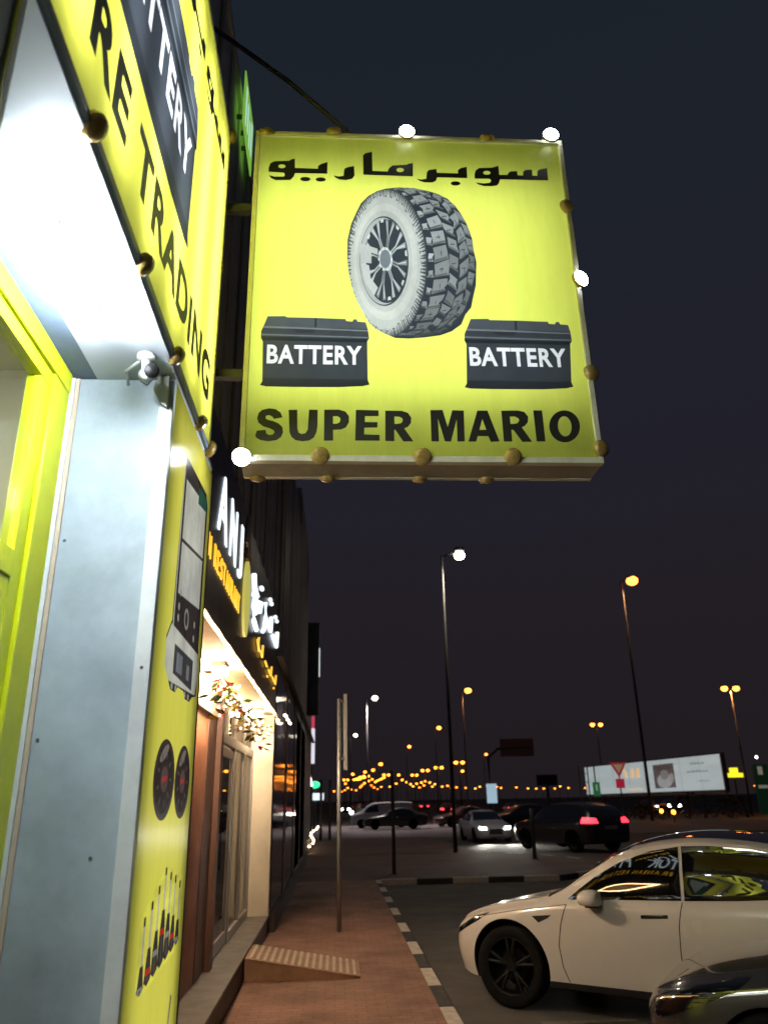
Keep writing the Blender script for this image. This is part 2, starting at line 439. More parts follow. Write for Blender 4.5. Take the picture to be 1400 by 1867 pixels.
PX = -0.829
pil = P(MB().box(-1.33, -0.96, 3.51, 4.70, -0.02, 3.866), 'pillar_core', M['acp'], shop)
P(MB().box(-1.33, PX, 3.5, 3.508, -0.02, 3.866), 'pillar_cladding', M['acp'], shop)
tb = MB().box(-0.892, -0.822, 3.47, 3.499, -0.02, 3.70, bev=0.004)
tr_ = P(tb, 'corner_trim', M['whitetrim'], shop)
tb = MB().box(-1.345, -1.318, 3.474, 3.499, -0.02, 3.86, bev=0.003)
P(tb, 'edge_trim', M['whitetrim'], shop)
P(MB().box(-1.317, -1.297, 3.482, 3.499, -0.02, 3.86, bev=0.003), 'edge_trim', M['beige'], shop)
sc_ = MB()
for x, zs in ((-0.857, (0.85, 2.4)), (-1.275, (1.05, 2.1, 3.0)), (-1.0, (1.63,))):
    for z in zs:
        sc_ = MB(); sc_.lathe([(0, 0.004), (0.006, 0.004), (0.008, 0)], Matrix.Translation((x, 3.469 if x > -0.9 else 3.4995, z)) @ Matrix.Rotation(math.radians(90), 4, 'X'), 10)
        P(sc_, 'screw', M['screw'], shop)
# soffit and track
P(MB().box(-1.22, -0.815, 0.3, 4.66, 3.87, 3.90), 'soffit', M['soffit'], shop)
P(MB().box(-1.36, -1.222, 0.3, 4.66, 3.872, 3.91), 'soffit_track', M['track'], shop)
# window: yellow frames
wf = P(MB().box(-1.40, -1.33, 0.3, 3.47, 3.765, 3.868, bev=0.006), 'window_frame', M['yframe'], shop)
P(MB().box(-1.41, -1.35, 0.3, 3.28, 3.69, 3.762, bev=0.004), 'window_frame', M['yframe'], shop)
P(MB().box(-1.40, -1.335, 3.27, 3.472, 0, 3.762, bev=0.008), 'window_frame', M['yframe'], shop)
P(MB().box(-1.42, -1.352, 3.16, 3.266, 0, 3.688, bev=0.006), 'window_frame', M['yframe'], shop)
P(MB().box(-1.41, -1.345, 0.3, 3.158, 2.725, 2.84, bev=0.006), 'window_transom', M['yframe'], shop)
P(MB().box(-1.405, -1.352, 3.05, 3.156, 0, 2.722, bev=0.006), 'door_frame', M['yframe'], shop)
P(MB().box(-1.39, -1.384, 0.3, 3.158, 2.842, 3.688), 'window_pane', glass('shop_glass'), shop)
P(MB().box(-1.385, -1.379, 0.3, 3.048, 0.0, 2.722), 'window_pane', glass('shop_glass_lower'), shop)
# near pillar
P(MB().box(-1.33, -0.84, 0.3, 1.50, 0, 3.866), 'pillar_cladding', M['acp'], shop)
P(MB().box(-0.839, -0.832, 1.455, 1.470, 0, 3.866), 'edge_trim', M['yframe'], shop)
P(MB().box(-0.839, -0.834, 1.474, 1.499, 0, 3.866), 'edge_trim', M['whitetrim'], shop)
# interior
inr = MB()
inr.poly([(-5, -1, 0), (-1.45, -1, 0), (-1.45, 3.49, 0), (-5, 3.49, 0)])
inr.poly([(-5, -1, 3.9), (-1.45, -1, 3.9), (-1.45, 3.49, 3.9), (-5, 3.49, 3.9)])
inr.poly([(-5, -1, 0), (-5, 3.49, 0), (-5, 3.49, 3.9), (-5, -1, 3.9)])
inr.poly([(-5, 3.48, 0), (-1.42, 3.48, 0), (-1.42, 3.48, 3.9), (-5, 3.48, 3.9)])
inr.poly([(-5, -1, 0), (-1.42, -1, 0), (-1.42, -1, 3.9), (-5, -1, 3.9)])
P(inr, 'room_wall', M['room'], shop)
for z in (1.0, 1.6, 2.2, 2.8):
    P(MB().box(-3.6, -1.9, 3.05, 3.47, z, z+.03), 'shelf', M['shelf'], shop)
for x in (-3.6, -2.75, -1.9):
    P(MB().box(x-.02, x+.02, 3.04, 3.47, 0, 3.2), 'shelf_post', M['shelf'], shop)
P(MB().box(-3.2, -2.2, 1.0, 2.6, 3.84, 3.88), 'ceiling_panel_light', emit('interior_panel_light', (1.0, 0.90, 0.74), 24), shop)
# upper wall of the block
blk = thing('office_block', 'dark grey upper storeys with vertical strips above the tyre shop and restaurant', 'building', (-3, 5, 0))
P(MB().box(-7, -1.02, -4, 13.0, 4.9, 8.55), 'wall', M['wall'], blk)
P(MB().box(-7, -0.98, -4, 13.0, 8.552, 8.68, bev=0.01), 'parapet', M['wall'], blk)
for i, y in enumerate(np.arange(4.75, 13.0, 0.62)):
    P(MB().box(-1.018, -1.0, y, y+0.10, 4.92, 8.54), 'fin', M['wall' if i % 3 else 'olive'], blk)

# floodlight batten on the soffit
fl = thing('led_batten', 'glaring white LED batten light under the tyre shop soffit', 'light', (-1.03, 2.62, 3.869))
P(MB().box(-1.042, -1.018, 2.07, 2.98, 3.800, 3.812, bev=0.003), 'housing', M['whiteplastic'], fl)
for y in (2.35, 2.87): P(MB().box(-1.034, -1.026, y-.004, y+.004, 3.812, 3.869), 'hanger', M['whiteplastic'], fl)
P(MB().tube([(-1.03, 2.08, 3.782), (-1.03, 2.97, 3.782)], 0.018, 12), 'tube', M['floodled'], fl)

# ---- long fascia sign over the shop
def amp(loc, nrm, size, par, lit, label=None):
    """round bulkhead lamp on a sign edge"""
    n_ = Vector(nrm).normalized(); q = n_.to_track_quat('Z', 'Y').to_matrix().to_4x4()
    m = Matrix.Translation(loc) @ q
    a, = [size]
    mb = MB().lathe([(0, -.02), (a*1.05, -.02), (a*1.05, -.004), (a*.98, 0.004)], m, 20)
    base = P(mb, 'lamp_base', M['amber'], par)
    prof = [(a*.98*math.cos(t), 0.004+a*.42*math.sin(t)) for t in [k*math.pi/2/6 for k in range(7)]]
    prof[-1] = (0, prof[-1][1])
    mb = MB().lathe(prof, m, 20)
    o = P(mb, 'bulb', M['bulb'] if lit else M['amber'], par, smooth=True, label=('glowing white bulb' if lit else None))
    return o

fas = thing('shop_fascia_sign', 'long yellow shop fascia reading TYRE TRADING with a battery picture, overhead at the left', 'sign', (-0.9, 2.5, 3.88))
FX = -0.80
BAT = [(200, 525), (215, 500), (218, 240), (205, 215), (207, 170), (230, 120), (250, 72), (365, 72), (380, 80), (560, 85), (770, 95), (775, 108), (815, 112), (825, 97), (845, 97), (850, 112), (905, 118), (920, 165), (928, 225), (915, 245), (915, 500), (928, 530), (880, 540), (720, 545), (400, 540), (240, 535)]
BATN = [((x-200)/728, (545-y)/473) for x, y in BAT]
def battery_canvas(w=640, h=416, ty0=0.32, ty1=0.585, tx0=0.06, tx1=0.93):
    c = Canvas(w*2, h*2, (0.052, 0.062, 0.078))
    g = lambda x, y: ((x-200)/728, (545-y)/473)
    c.poly([g(200, 60), g(940, 60), g(940, 150), g(200, 150)], (0.085, 0.10, 0.125))
    c.poly([g(200, 143), g(430, 146), g(930, 160), g(930, 168), g(420, 158), g(200, 155)], (0.20, 0.23, 0.27))
    c.poly([g(200, 168), g(930, 178), g(930, 196), g(200, 182)], (0.05, 0.06, 0.075))
    c.poly([g(205, 196), g(925, 206), g(925, 214), g(205, 205)], (0.17, 0.2, 0.24))
    c.poly([g(205, 214), g(925, 222), g(925, 244), g(205, 240)], (0.022, 0.027, 0.034))
    c.poly([g(558, 84), g(572, 84), g(572, 146), g(558, 146)], (0.03, 0.036, 0.045))
    c.poly([g(410, 160), g(450, 185), g(550, 185), g(560, 160)], (0.035, 0.04, 0.05))
    c.poly([g(200, 490), g(930, 490), g(930, 545), g(200, 545)], (0.03, 0.036, 0.045))
    c.tris(text_tris('BATTERY', tx0, tx1, ty0, ty1, 0.03), (0.80, 0.82, 0.9))
    return c
bc = battery_canvas(); msk = bc.a.max(axis=2) < .5; bc.a[msk] *= .62; bc.a[~msk] *= .8
bat_img = bc.image('battery_print', .2, 1)
M['battery'] = backlit('battery_print', (1, 1, 1), bat_img)
M['yface'] = backlit('yellow_backlit_face', YEL)
M['yface2'] = backlit('yellow_backlit_fascia', (0.76, 0.76, 0.10))

def fm(u, v, off=0.0): return (FX+off, u, v)          # u = y, v = z
b0, b1, c0, c1 = 1.78, 3.40, 4.58, 5.66
batF = [(b0+(b1-b0)*x, c0+(c1-c0)*y) for x, y in BATN]
adopt(flat([([(0.72, 3.92), (4.40, 3.92), (4.40, 6.44), (0.72, 6.44)], [batF])], 'sign_face', fm, M['yface2'], None), fas)
adopt(flat([batF], 'battery_picture', fm, M['battery'], None, uvbox=(b0, b1, c0, c1)), fas)
for nm, a in (('frame', (FX-.16, FX+.006, 0.70, 4.425, 3.88, 3.922)), ('frame', (FX-.16, FX+.006, 0.70, 4.425, 6.44, 6.475)), ('frame', (FX-.16, FX+.006, 4.398, 4.425, 3.923, 6.438)), ('casing', (FX-.17, FX-.161, 0.70, 4.425, 3.88, 6.475))):
    P(MB().box(*a, bev=0.003), nm, M['track'] if nm == 'frame' and a[4] == 3.88 else (M['signframe'] if nm == 'frame' else M['signback']), fas)
text_o = text_obj('TRADING', 'lettering', (FX+.0015, 2.41, 4.14), (0, 1, 0), (0, 0, 1), 1.85, 0.30, M['ink'], None, 0.035); adopt(text_o, fas)
text_o = text_obj('TYRE', 'lettering', (FX+.0015, 1.27, 4.14), (0, 1, 0), (0, 0, 1), 1.0, 0.30, M['ink'], None, 0.035); adopt(text_o, fas)
# arabic outlines (drawn once, used on both signs)
A4 = [([(45, 222), (45, 185), (60, 145), (95, 125), (235, 120), (250, 108), (287, 100), (287, 187), (500, 195), (500, 172), (530, 150), (590, 132), (585, 242), (288, 236), (275, 270), (245, 300), (110, 302), (65, 280), (47, 255), (100, 268), (180, 268), (192, 262), (192, 240), (180, 232)], [ring(167, 172, 34, 18)]),
      (ring(383, 292, 47, 20), []), (ring(525, 296, 47, 20), []),
      ([(645, 258), (690, 268), (735, 262), (745, 195), (780, 180), (835, 170), (838, 260), (815, 290), (760, 302), (700, 297), (660, 280)], []),
      ([(918, 70), (940, 50), (1003, 35), (1005, 215), (1145, 222), (1160, 190), (1190, 165), (1320, 158), (1345, 148), (1382, 142), (1380, 268), (920, 252)], [ring(1262, 208, 35, 20)])]
A5 = [([(65, 290), (110, 298), (155, 290), (160, 230), (180, 208), (250, 198), (255, 235), (450, 240), (452, 210), (480, 190), (535, 178), (538, 285), (255, 277), (245, 310), (210, 326), (140, 325), (95, 312)], []),
      (ring(427, 335, 45, 20), []),
      ([(607, 290), (607, 245), (620, 210), (650, 190), (770, 187), (800, 178), (833, 168), (838, 255), (915, 255), (925, 235), (950, 222), (1007, 220), (1010, 258), (1060, 262), (1065, 225), (1085, 210), (1147, 205), (1150, 262), (1195, 265), (1198, 220), (1215, 205), (1290, 190), (1297, 308), (845, 297), (835, 330), (815, 355), (760, 362), (690, 360), (640, 345), (615, 325), (690, 335), (745, 330), (760, 315), (757, 300), (740, 292)], [ring(722, 235, 35, 18)])]
AR = [([(480+x/5, 270+y/5) for x, y in o], [[(480+x/5, 270+y/5) for x, y in h] for h in hs]) for o, hs in A4]
AR += [([(750+x/5, 270+y/5) for x, y in o], [[(750+x/5, 270+y/5) for x, y in h] for h in hs]) for o, hs in A5]
def amap(p, x0, x1, z0, z1): return (x0+(p[0]-489)/(1009.4-489)*(x1-x0), z0+(343-(p[1]-(p[0]-489)*0.022))/(343-277)*(z1-z0))
adopt(flat([([amap(p, 1.32, 4.26, 5.84, 6.24) for p in o], [[amap(p, 1.32, 4.26, 5.84, 6.24) for p in h] for h in hs]) for o, hs in AR], 'arabic_lettering', lambda u, v: fm(u, v, .0015), M['ink'], None), fas)
for i, y in enumerate((1.25, 1.95, 2.64, 3.33, 4.05)):
    amp((FX+.012, y, 3.90), (1, 0, -0.9), 0.048, fas, False)
for z in (4.6, 5.3, 6.05): amp((FX-.03, 4.43, z), (0.5, 1, 0), 0.05, fas, False)
amp((FX+.02, 4.40, 3.90), (1, 0.2, -0.4), 0.05, fas, False)
amp((FX+.02, 4.39, 6.45), (1, 0.4, 0.4), 0.05, fas, False)
def panel_backlight(loc, rot, sx_, sy_, power, par, col=(0.93, 0.97, 1.0)):
    l = bpy.data.lights.new('back_light', 'AREA'); l.shape = 'RECTANGLE'; l.size = sx_; l.size_y = sy_; l.energy = power; l.color = col
    o = bpy.data.objects.new('back_light', l); COL.objects.link(o)
    o.matrix_world = world_of(par).inverted() @ (Matrix.Translation(loc) @ rot.to_4x4()); o.parent = par
    return o
RXP = Matrix.Rotation(math.radians(-90), 3, 'Y')       # shines toward +x
RYN = Matrix.Rotation(math.radians(-90), 3, 'X')       # shines toward -y
for y in (1.2, 1.7, 2.2, 2.7, 3.2, 3.7, 4.2):
    panel_backlight((FX-.155, y, 5.16), RXP, 2.2, 0.2, 14.5, fas)

# ---- pillar poster
pan = thing('pillar_poster', 'tall yellow vinyl poster with car part pictures on the street side of the pillar', 'poster', (PX+.01, 4.1, 0))
posts = []
M['pface'] = backlit('yellow_poster_face', (0.68, 0.62, 0.085), gloss=.10, rough=.22)
P(MB().box(-.958, PX+.014, 4.702, 4.722, 0.0, 3.86), 'edge_strip', M['dpole'], pan)
def pmap(u, v): return (PX+.0095, u, v)
def poster_pic(name, cv, y0, y1, z0, z1, outline):
    cv.a[..., 2] *= .90; cv.a *= .72
    m = backlit(name, (1, 1, 1), cv.image(name, 0.35, 3), gloss=.08, rough=.25); posts.append(outline)
    o = flat([outline], name, pmap, m, None, uvbox=(y0, y1, z0, z1)); adopt(o, pan)
# dashboard screen unit
y0, y1, z0, z1 = 3.74, 4.64, 2.36, 3.66
c = Canvas(520, 760, (0.045, 0.035, 0.035))
nn = lambda y, z: ((y-y0)/(y1-y0), (z-z0)/(z1-z0))
c.poly([nn(3.93, 3.50), nn(4.56, 3.58), nn(4.56, 3.24), nn(3.93, 3.16)], (0.62, 0.60, 0.56))
c.poly([nn(3.93, 3.14), nn(4.56, 3.22), nn(4.56, 2.92), nn(3.93, 2.86)], (0.58, 0.56, 0.54))
c.poly([nn(4.30, 3.60), nn(4.60, 3.64), nn(4.60, 3.55), nn(4.30, 3.50)], (0.03, 0.10, 0.07))
c.poly([nn(3.86, 3.60), nn(3.885, 3.60), nn(3.885, 2.66), nn(3.86, 2.66)], (0.55, 0.53, 0.5))
c.ell(*nn(4.20, 2.78), 0.07, 0.045, (0.35, 0.33, 0.33)); c.ell(*nn(4.20, 2.78), 0.045, 0.03, (0.06, 0.05, 0.05))
for q in ((3.98, 2.80), (3.98, 2.74), (4.44, 2.80), (4.44, 2.72), (4.0, 2.88)): c.ell(*nn(*q), 0.022, 0.016, (0.45, 0.4, 0.38))
c.poly([nn(3.74, 2.58), nn(3.84, 2.68), nn(4.62, 2.66), nn(4.66, 2.56), nn(4.60, 2.42), nn(3.84, 2.40), nn(3.75, 2.46)], (0.66, 0.64, 0.6))
c.poly([nn(3.95, 2.60), nn(4.48, 2.60), nn(4.48, 2.43), nn(3.95, 2.45)], (0.06, 0.055, 0.065))
c.poly([nn(4.02, 2.57), nn(4.18, 2.57), nn(4.18, 2.47), nn(4.02, 2.47)], (0.2, 0.2, 0.24)); c.poly([nn(4.30, 2.55), nn(4.38, 2.55), nn(4.38, 2.47), nn(4.30, 2.47)], (0.22, 0.2, 0.22))
for q in (3.95, 4.05, 4.3, 4.4): c.ell(*nn(q, 2.385), 0.03, 0.014, (0.4, 0.38, 0.36))
poster_pic('screen_unit_picture', c, y0, y1, z0, z1, [(3.90, 3.62), (4.55, 3.66), (4.62, 3.60), (4.62, 2.70), (4.66, 2.60), (4.64, 2.42), (4.52, 2.40), (4.44, 2.365), (4.30, 2.365), (4.26, 2.40), (4.10, 2.40), (4.04, 2.365), (3.92, 2.365), (3.86, 2.40), (3.75, 2.46), (3.74, 2.60), (3.84, 2.70), (3.86, 3.56)])
# pair of dark speakers
for ya, yb in ((3.71, 4.19), (4.20, 4.62)):
    c = Canvas(300, 300, (0.06, 0.045, 0.045))
    c.ell(.5, .5, .42, .42, (0.035, 0.028, 0.03)); c.ell(.42, .82, .22, .07, (0.25, 0.2, 0.19), 0.5); c.ell(.5, .5, .16, .16, (0.11, 0.07, 0.07))
    for k in range(9): c.ell(.5+.3*math.cos(k*.7), .5+.3*math.sin(k*.7), .05, .02, (0.12, 0.09, 0.09), k*.7)
    c.poly([(.4, .52), (.62, .55), (.62, .49), (.4, .46)], (0.5, 0.04, 0.04))
    y_, r_ = (ya+yb)/2, (yb-ya)/2
    poster_pic('speaker_picture', c, ya, yb, 1.76, 2.13, ring(y_, 1.945, r_, 0.185, 32))
# fan of shock absorbers
c = Canvas(500, 400, (0.945, 0.86, 0.131)); y0, y1, z0, z1 = 3.66, 4.64, 1.04, 1.56
hts = [1.36, 1.41, 1.46, 1.53, 1.50, 1.475, 1.44]
for i, hh in enumerate(hts):
    y = 3.78+i*0.128
    zt_, zm, zb_ = hh, hh-.22, 1.10+0.012*i
    c.poly([nn(y-.018, zt_), nn(y+.018, zt_), nn(y+.018, zm), nn(y-.018, zm)], (0.58, 0.55, 0.45))
    c.poly([nn(y-.02, zt_+.015), nn(y+.02, zt_+.015), nn(y+.02, zt_-.02), nn(y-.02, zt_-.02)], (0.05, 0.04, 0.03))
    c.poly([nn(y-.03, zm+.05), nn(y+.03, zm+.05), nn(y+.055, zm-.03), nn(y+.066, zb_), nn(y, zb_-.02), nn(y-.066, zb_), nn(y-.055, zm-.03)], (0.05, 0.042, 0.045))
    c.poly([nn(y-.045, zm-.03), nn(y+.045, zm-.03), nn(y+.045, zm-.055), nn(y-.045, zm-.055)], (0.6, 0.03, 0.02) if i % 2 else (0.3, 0.3, 0.33))
    c.poly([nn(y-.01, zm-.06), nn(y+.015, zm-.06), nn(y+.02, zb_), nn(y-.01, zb_)], (0.10, 0.085, 0.085))
nn_ = [(3.70, 1.06), (4.62, 1.14), (4.62, 1.47), (4.16, 1.555), (3.70, 1.38)]
poster_pic('shock_absorber_picture', c, y0, y1, z0, z1, nn_)
c = Canvas(200, 300, (0.1, 0.08, 0.05)); c.poly([(.3, 0), (.6, 0), (.9, 1), (.7, 1)], (.5, .45, .3))
poster_pic('wiper_picture', c, 4.30, 4.52, 0.35, 0.95, [(4.30, 0.35), (4.36, 0.35), (4.52, 0.93), (4.48, 0.95)])

adopt(flat([([(3.509, 0.0), (4.701, 0.0), (4.701, 3.86), (3.509, 3.86)], posts)], 'poster_sheet', pmap, M['pface'], None), pan)
panel_backlight((-.957, 4.1, 2.1), RXP, 3.4, 1.0, 17, pan)  # broad area light added behind the sheet to brighten the poster

# ---- security camera
cc = thing('security_camera', 'white bracket security camera with dark lens under the soffit beside the pillar', 'camera', (-0.915, 3.27, 3.869))
P(MB().lathe([(0, 0), (.045, 0), (.045, -.02), (.03, -.03), (0, -.03)], Matrix.Translation((-.92, 3.27, 3.868)), 20), 'mount', M['whiteplastic'], cc, True)
P(MB().tube([(-.92, 3.27, 3.84), (-.915, 3.26, 3.79), (-.90, 3.24, 3.765)], 0.022, 12), 'arm', M['whiteplastic'], cc, True)
P(MB().tube([(-.925, 3.30, 3.775), (-.87, 3.19, 3.735)], 0.036, 16), 'housing', M['whiteplastic'], cc, True)
P(MB().tube([(-.8695, 3.189, 3.7345), (-.862, 3.175, 3.73)], 0.035, 16), 'lens', M['plastic'], cc, True)
P(MB().tube([(-.94, 3.29, 3.862), (-1.0, 3.34, 3.852), (-1.05, 3.40, 3.857), (-1.06, 3.46, 3.86), (-1.06, 3.492, 3.83)], 0.008, 8), 'cable', M['whiteplastic'], cc, True)
P(MB().tube([(-.96, 3.44, 3.86), (-.99, 3.46, 3.835), (-.96, 3.47, 3.82), (-.93, 3.46, 3.85)], 0.004, 6), 'cable', M['plastic'], cc, True)
wd = MB().prism([(-.90, 3.44, 3.86), (-.845, 3.44, 3.86), (-.845, 3.44, 3.68), (-.875, 3.44, 3.70), (-.92, 3.44, 3.78)], (0, 0.028, 0))
P(wd, 'bracket_plate', M['steel'], cc)

# ==================================================================
#  BLADE SIGN
# ==================================================================
BX0, BX1, BZ0, BZ1, BY, BD = -0.60, 1.70, 3.845, 6.53, 4.43, 0.27
bs = thing('blade_sign', 'square yellow projecting box sign with a tyre, two batteries and the name SUPER MARIO', 'sign', (0.55, BY+.13, BZ0))
# homography pixel -> sign rectangle
src = [(441, 834), (1090, 848), (1034, 262), (469, 243)]
dst = [(BX0, BZ0), (BX1, BZ0), (BX1, BZ1), (BX0, BZ1)]
A = []; B_ = []
for (x, y), (u, v) in zip(src, dst):
    A.append([x, y, 1, 0, 0, 0, -u*x, -u*y]); B_.append(u); A.append([0, 0, 0, x, y, 1, -v*x, -v*y]); B_.append(v)
hh_ = np.linalg.solve(np.array(A, float), np.array(B_, float))
def S(x, y):
    w = hh_[6]*x+hh_[7]*y+1; return (float((hh_[0]*x+hh_[1]*y+hh_[2])/w), float((hh_[3]*x+hh_[4]*y+hh_[5])/w))
def bf(u, v, off=0.0): return (u, BY-off, v)
tq = lambda x, y: (630+x/5.6, 340+y/5.6)
TYRE = [(15, 740), (22, 560), (60, 400), (110, 290), (160, 190), (240, 110), (330, 60), (420, 35), (560, 22), (720, 30), (860, 60), (960, 90), (1060, 140), (1140, 215), (1200, 300), (1250, 390), (1290, 490), (1312, 570), (1325, 680), (1350, 800), (1345, 920), (1340, 1040), (1312, 1150), (1285, 1270), (1225, 1340), (1180, 1440), (1080, 1510), (960, 1550), (800, 1570), (640, 1580), (500, 1572), (400, 1530), (300, 1480), (230, 1410), (170, 1300), (110, 1190), (60, 1040), (30, 900)]
tyre_px = [tq(*p) for p in TYRE]; tyre_uv = [S(*p) for p in tyre_px]
tu0, tu1 = min(p[0] for p in tyre_uv)-.01, max(p[0] for p in tyre_uv)+.01
tv0, tv1 = min(p[1] for p in tyre_uv)-.01, max(p[1] for p in tyre_uv)+.01
def T(x, y):
    u, v = S(*tq(x, y)); return ((u-tu0)/(tu1-tu0), (v-tv0)/(tv1-tv0))
rnd = random.Random(3)
c = Canvas(1200, 1400, (0.035, 0.045, 0.06))
def shade(t, s_, k=1.0):
    base = 0.50-0.36*max(0, (t-0.42))/0.58-0.12*s_
    if t < .12: base *= 0.6+t*3
    base = max(0.05, base)*k*rnd.uniform(.85, 1.12)
    base *= .85
    return (base*.88, base*.98, base*1.04)
def edgeL(t):   # right rim of the sidewall, top to bottom
    a = -math.pi/2+math.pi*t
    return (430+400*math.cos(a)*1.0, 800+760*math.sin(a))
def edgeR(t):
    a = -math.pi/2+math.pi*t
    return (760+585*math.cos(a), 800+775*math.sin(a))
def TS(t, s_):
    a, b2 = edgeL(t), edgeR(t)
    bulge = math.sin(s_*math.pi)*10
    return (a[0]+(b2[0]-a[0])*s_, a[1]+(b2[1]-a[1])*s_+(-bulge if t < .5 else bulge))
NB = 14
for i in range(NB):
    for j, (sa, sb) in enumerate(((0.04, 0.15), (0.17, 0.44), (0.47, 0.66), (0.69, 0.84), (0.86, 0.985))):
        ta = i/NB+(0.012 if j % 2 else 0.040)+rnd.uniform(-.006, .006); tb_ = ta+1/NB*((0.80 if j != 2 else .70) if j else .45)
        sk = (0.0, -0.012, 0.026, -0.024, 0.012)[j]+rnd.uniform(-.006, .006)
        if tb_ > .99: continue
        z = [TS(ta, sa), TS(ta+sk, sb), TS(ta+sk+(tb_-ta)*.5, sb+.012*(1 if j % 2 else -1)), TS(tb_+sk, sb), TS(tb_, sa), TS((ta+tb_)/2, sa+.01)]
        z = [(q[0]+rnd.uniform(-11, 11), q[1]+rnd.uniform(-9, 9)) for q in z]
        if j in (1, 2) and rnd.random() < .5: z.insert(3, ((z[2][0]+z[3][0])/2-rnd.uniform(18, 34), (z[2][1]+z[3][1])/2))
        c.poly([T(*q) for q in z], shade((ta+tb_)/2, (sa+sb)/2, (1.25 if j == 0 else 1.0)*rnd.uniform(.78, 1.1)))
        mz = (sum(q[0] for q in z)/len(z), sum(q[1] for q in z)/len(z))
        if j and rnd.random() < .6: c.poly([T(*q) for q in ((mz[0]-26, mz[1]-4), (mz[0]+20, mz[1]-9), (mz[0]+22, mz[1]+1), (mz[0]-24, mz[1]+6))], (0.07, 0.085, 0.10))
        z2 = [TS(tb_-.010, sa+.01), TS(tb_+sk-.010, sb-.01), TS(tb_+sk, sb-.01), TS(tb_, sa+.01)]
        c.poly([T(*q) for q in z2], tuple(v*.45 for v in shade((ta+tb_)/2, (sa+sb)/2)))
        if j in (1, 3):
            sm_ = (sa+sb)/2
            c.poly([T(*q) for q in (TS(ta+.012, sm_), TS(ta+.012, sm_+.014), TS(ta+.032, sm_+.012), TS(ta+.032, sm_))], (0.05, 0.06, 0.08))
EL = lambda cx, cy, rx, ry, col: c.poly([T(cx+rx*math.cos(a), cy+ry*math.sin(a)) for a in [k*2*math.pi/72 for k in range(72)]], col)
EL(425, 800, 412, 770, (0.07, 0.085, 0.10))
EL(422, 800, 404, 752, (0.38, 0.42, 0.43))
EL(415, 795, 385, 725, (0.52, 0.56, 0.56))
EL(410, 790, 330, 600, (0.60, 0.63, 0.62))
EL(400, 785, 285, 520, (0.50, 0.54, 0.54))
for k in range(120):
    a = k*2*math.pi/120+rnd.uniform(-.01, .01)
    lo = (0.90 if -1.2 < (a if a < math.pi else a-2*math.pi) < 1.35 else 0.94)-rnd.uniform(0, .05)
    w_ = 0.008+rnd.uniform(0, .006)
    pt = lambda r, aa: (422+402*r*math.cos(aa), 800+750*r*math.sin(aa))
    c.poly([T(*q) for q in (pt(lo, a), pt(1.01, a-w_*1.6), pt(1.01, a+w_*1.6), pt(lo+.01, a+w_))], (0.07, 0.085, 0.10))
    if k % 3 == 0: c.poly([T(*q) for q in (pt(lo, a-.028), pt(lo+.02, a-.028), pt(lo+.02, a+.028), pt(lo, a+.028))], (0.12, 0.14, 0.16))
EL(396, 785, 252, 462, (0.055, 0.068, 0.08))
EL(388, 785, 240, 448, (0.42, 0.46, 0.48))
EL(418, 785, 222, 432, (0.04, 0.052, 0.065))
def RP(r, a): return (412+232*r*math.cos(a), 770+440*r*math.sin(a))
for k in range(8):
    a = k*math.pi/4+.25
    br_ = (0.40, 0.44, 0.47) if k % 2 else (0.24, 0.27, 0.30)
    for sgn in (-1, 1):
        c.poly([T(*q) for q in (RP(.26, a+sgn*.22), RP(.55, a+sgn*.10), RP(.94, a+sgn*.24), RP(.96, a+sgn*.10), RP(.55, a+sgn*.02), RP(.26, a+sgn*.04))], br_)
        c.poly([T(*q) for q in (RP(.40, a+sgn*.15), RP(.55, a+sgn*.075), RP(.9, a+sgn*.19), RP(.9, a+sgn*.15), RP(.55, a+sgn*.05))], (0.62, 0.66, 0.70))
    c.poly([T(*q) for q in (RP(.88, a+.32), RP(.96, a+.30), RP(.96, a+.46), RP(.88, a+.44))], (0.65, 0.68, 0.7))
c.poly([T(*q) for q in ((150, 600), (330, 660), (330, 720), (265, 700), (265, 810), (150, 800))], (0.5, 0.54, 0.55))
c.poly([T(*q) for q in ((150, 800), (240, 830), (255, 960), (330, 1060), (290, 1140), (200, 1010))], (0.56, 0.6, 0.62))
c.poly([T(*q) for q in ((340, 690), (390, 640), (430, 650), (470, 700), (485, 790), (460, 880), (400, 885), (350, 830))], (0.52, 0.56, 0.6))
EL(408, 765, 55, 95, (0.18, 0.22, 0.26))
for k in range(10):
    a = k*math.pi/5; EL(408+66*math.cos(a), 768+112*math.sin(a), 9, 13, (0.75, 0.78, 0.8))
c.a *= 0.6
tyre_img = c.image('tyre_print', 0.22, 2)
M['tyre'] = backlit('tyre_print', (1, 1, 1), tyre_img, refl=0.3)
# batteries
def bat_on_blade(ox, oy, sx_=1.0):
    px = [((ox+x*sx_), (oy+y)) for x, y in [((p[0]-200)/3.684, (p[1]-72)/3.684) for p in BAT]]
    return [S(*p) for p in px]
bl = bat_on_blade(474.3, 579.5); br2 = bat_on_blade(844.5, 587.5, 1.01)
adopt(flat([([(BX0+.02, BZ0+.028), (BX1-.02, BZ0+.028), (BX1-.02, BZ1-.02), (BX0+.02, BZ1-.02)], [tyre_uv, bl, br2])], 'sign_face', bf, M['yface'], None), bs)
adopt(flat([tyre_uv], 'tyre_picture', bf, M['tyre'], None, uvbox=(tu0, tu1, tv0, tv1)), bs)
for q in (bl, br2):
    us = [p[0] for p in q]; vs_ = [p[1] for p in q]
    adopt(flat([q], 'battery_picture', bf, M['battery'], None, uvbox=(min(us), max(us), min(vs_), max(vs_))), bs)
adopt(flat([([S(*p) for p in o], [[S(*p) for p in h] for h in hs]) for o, hs in AR], 'arabic_lettering', lambda u, v: bf(u, v, .0015), M['inkb'], None), bs)
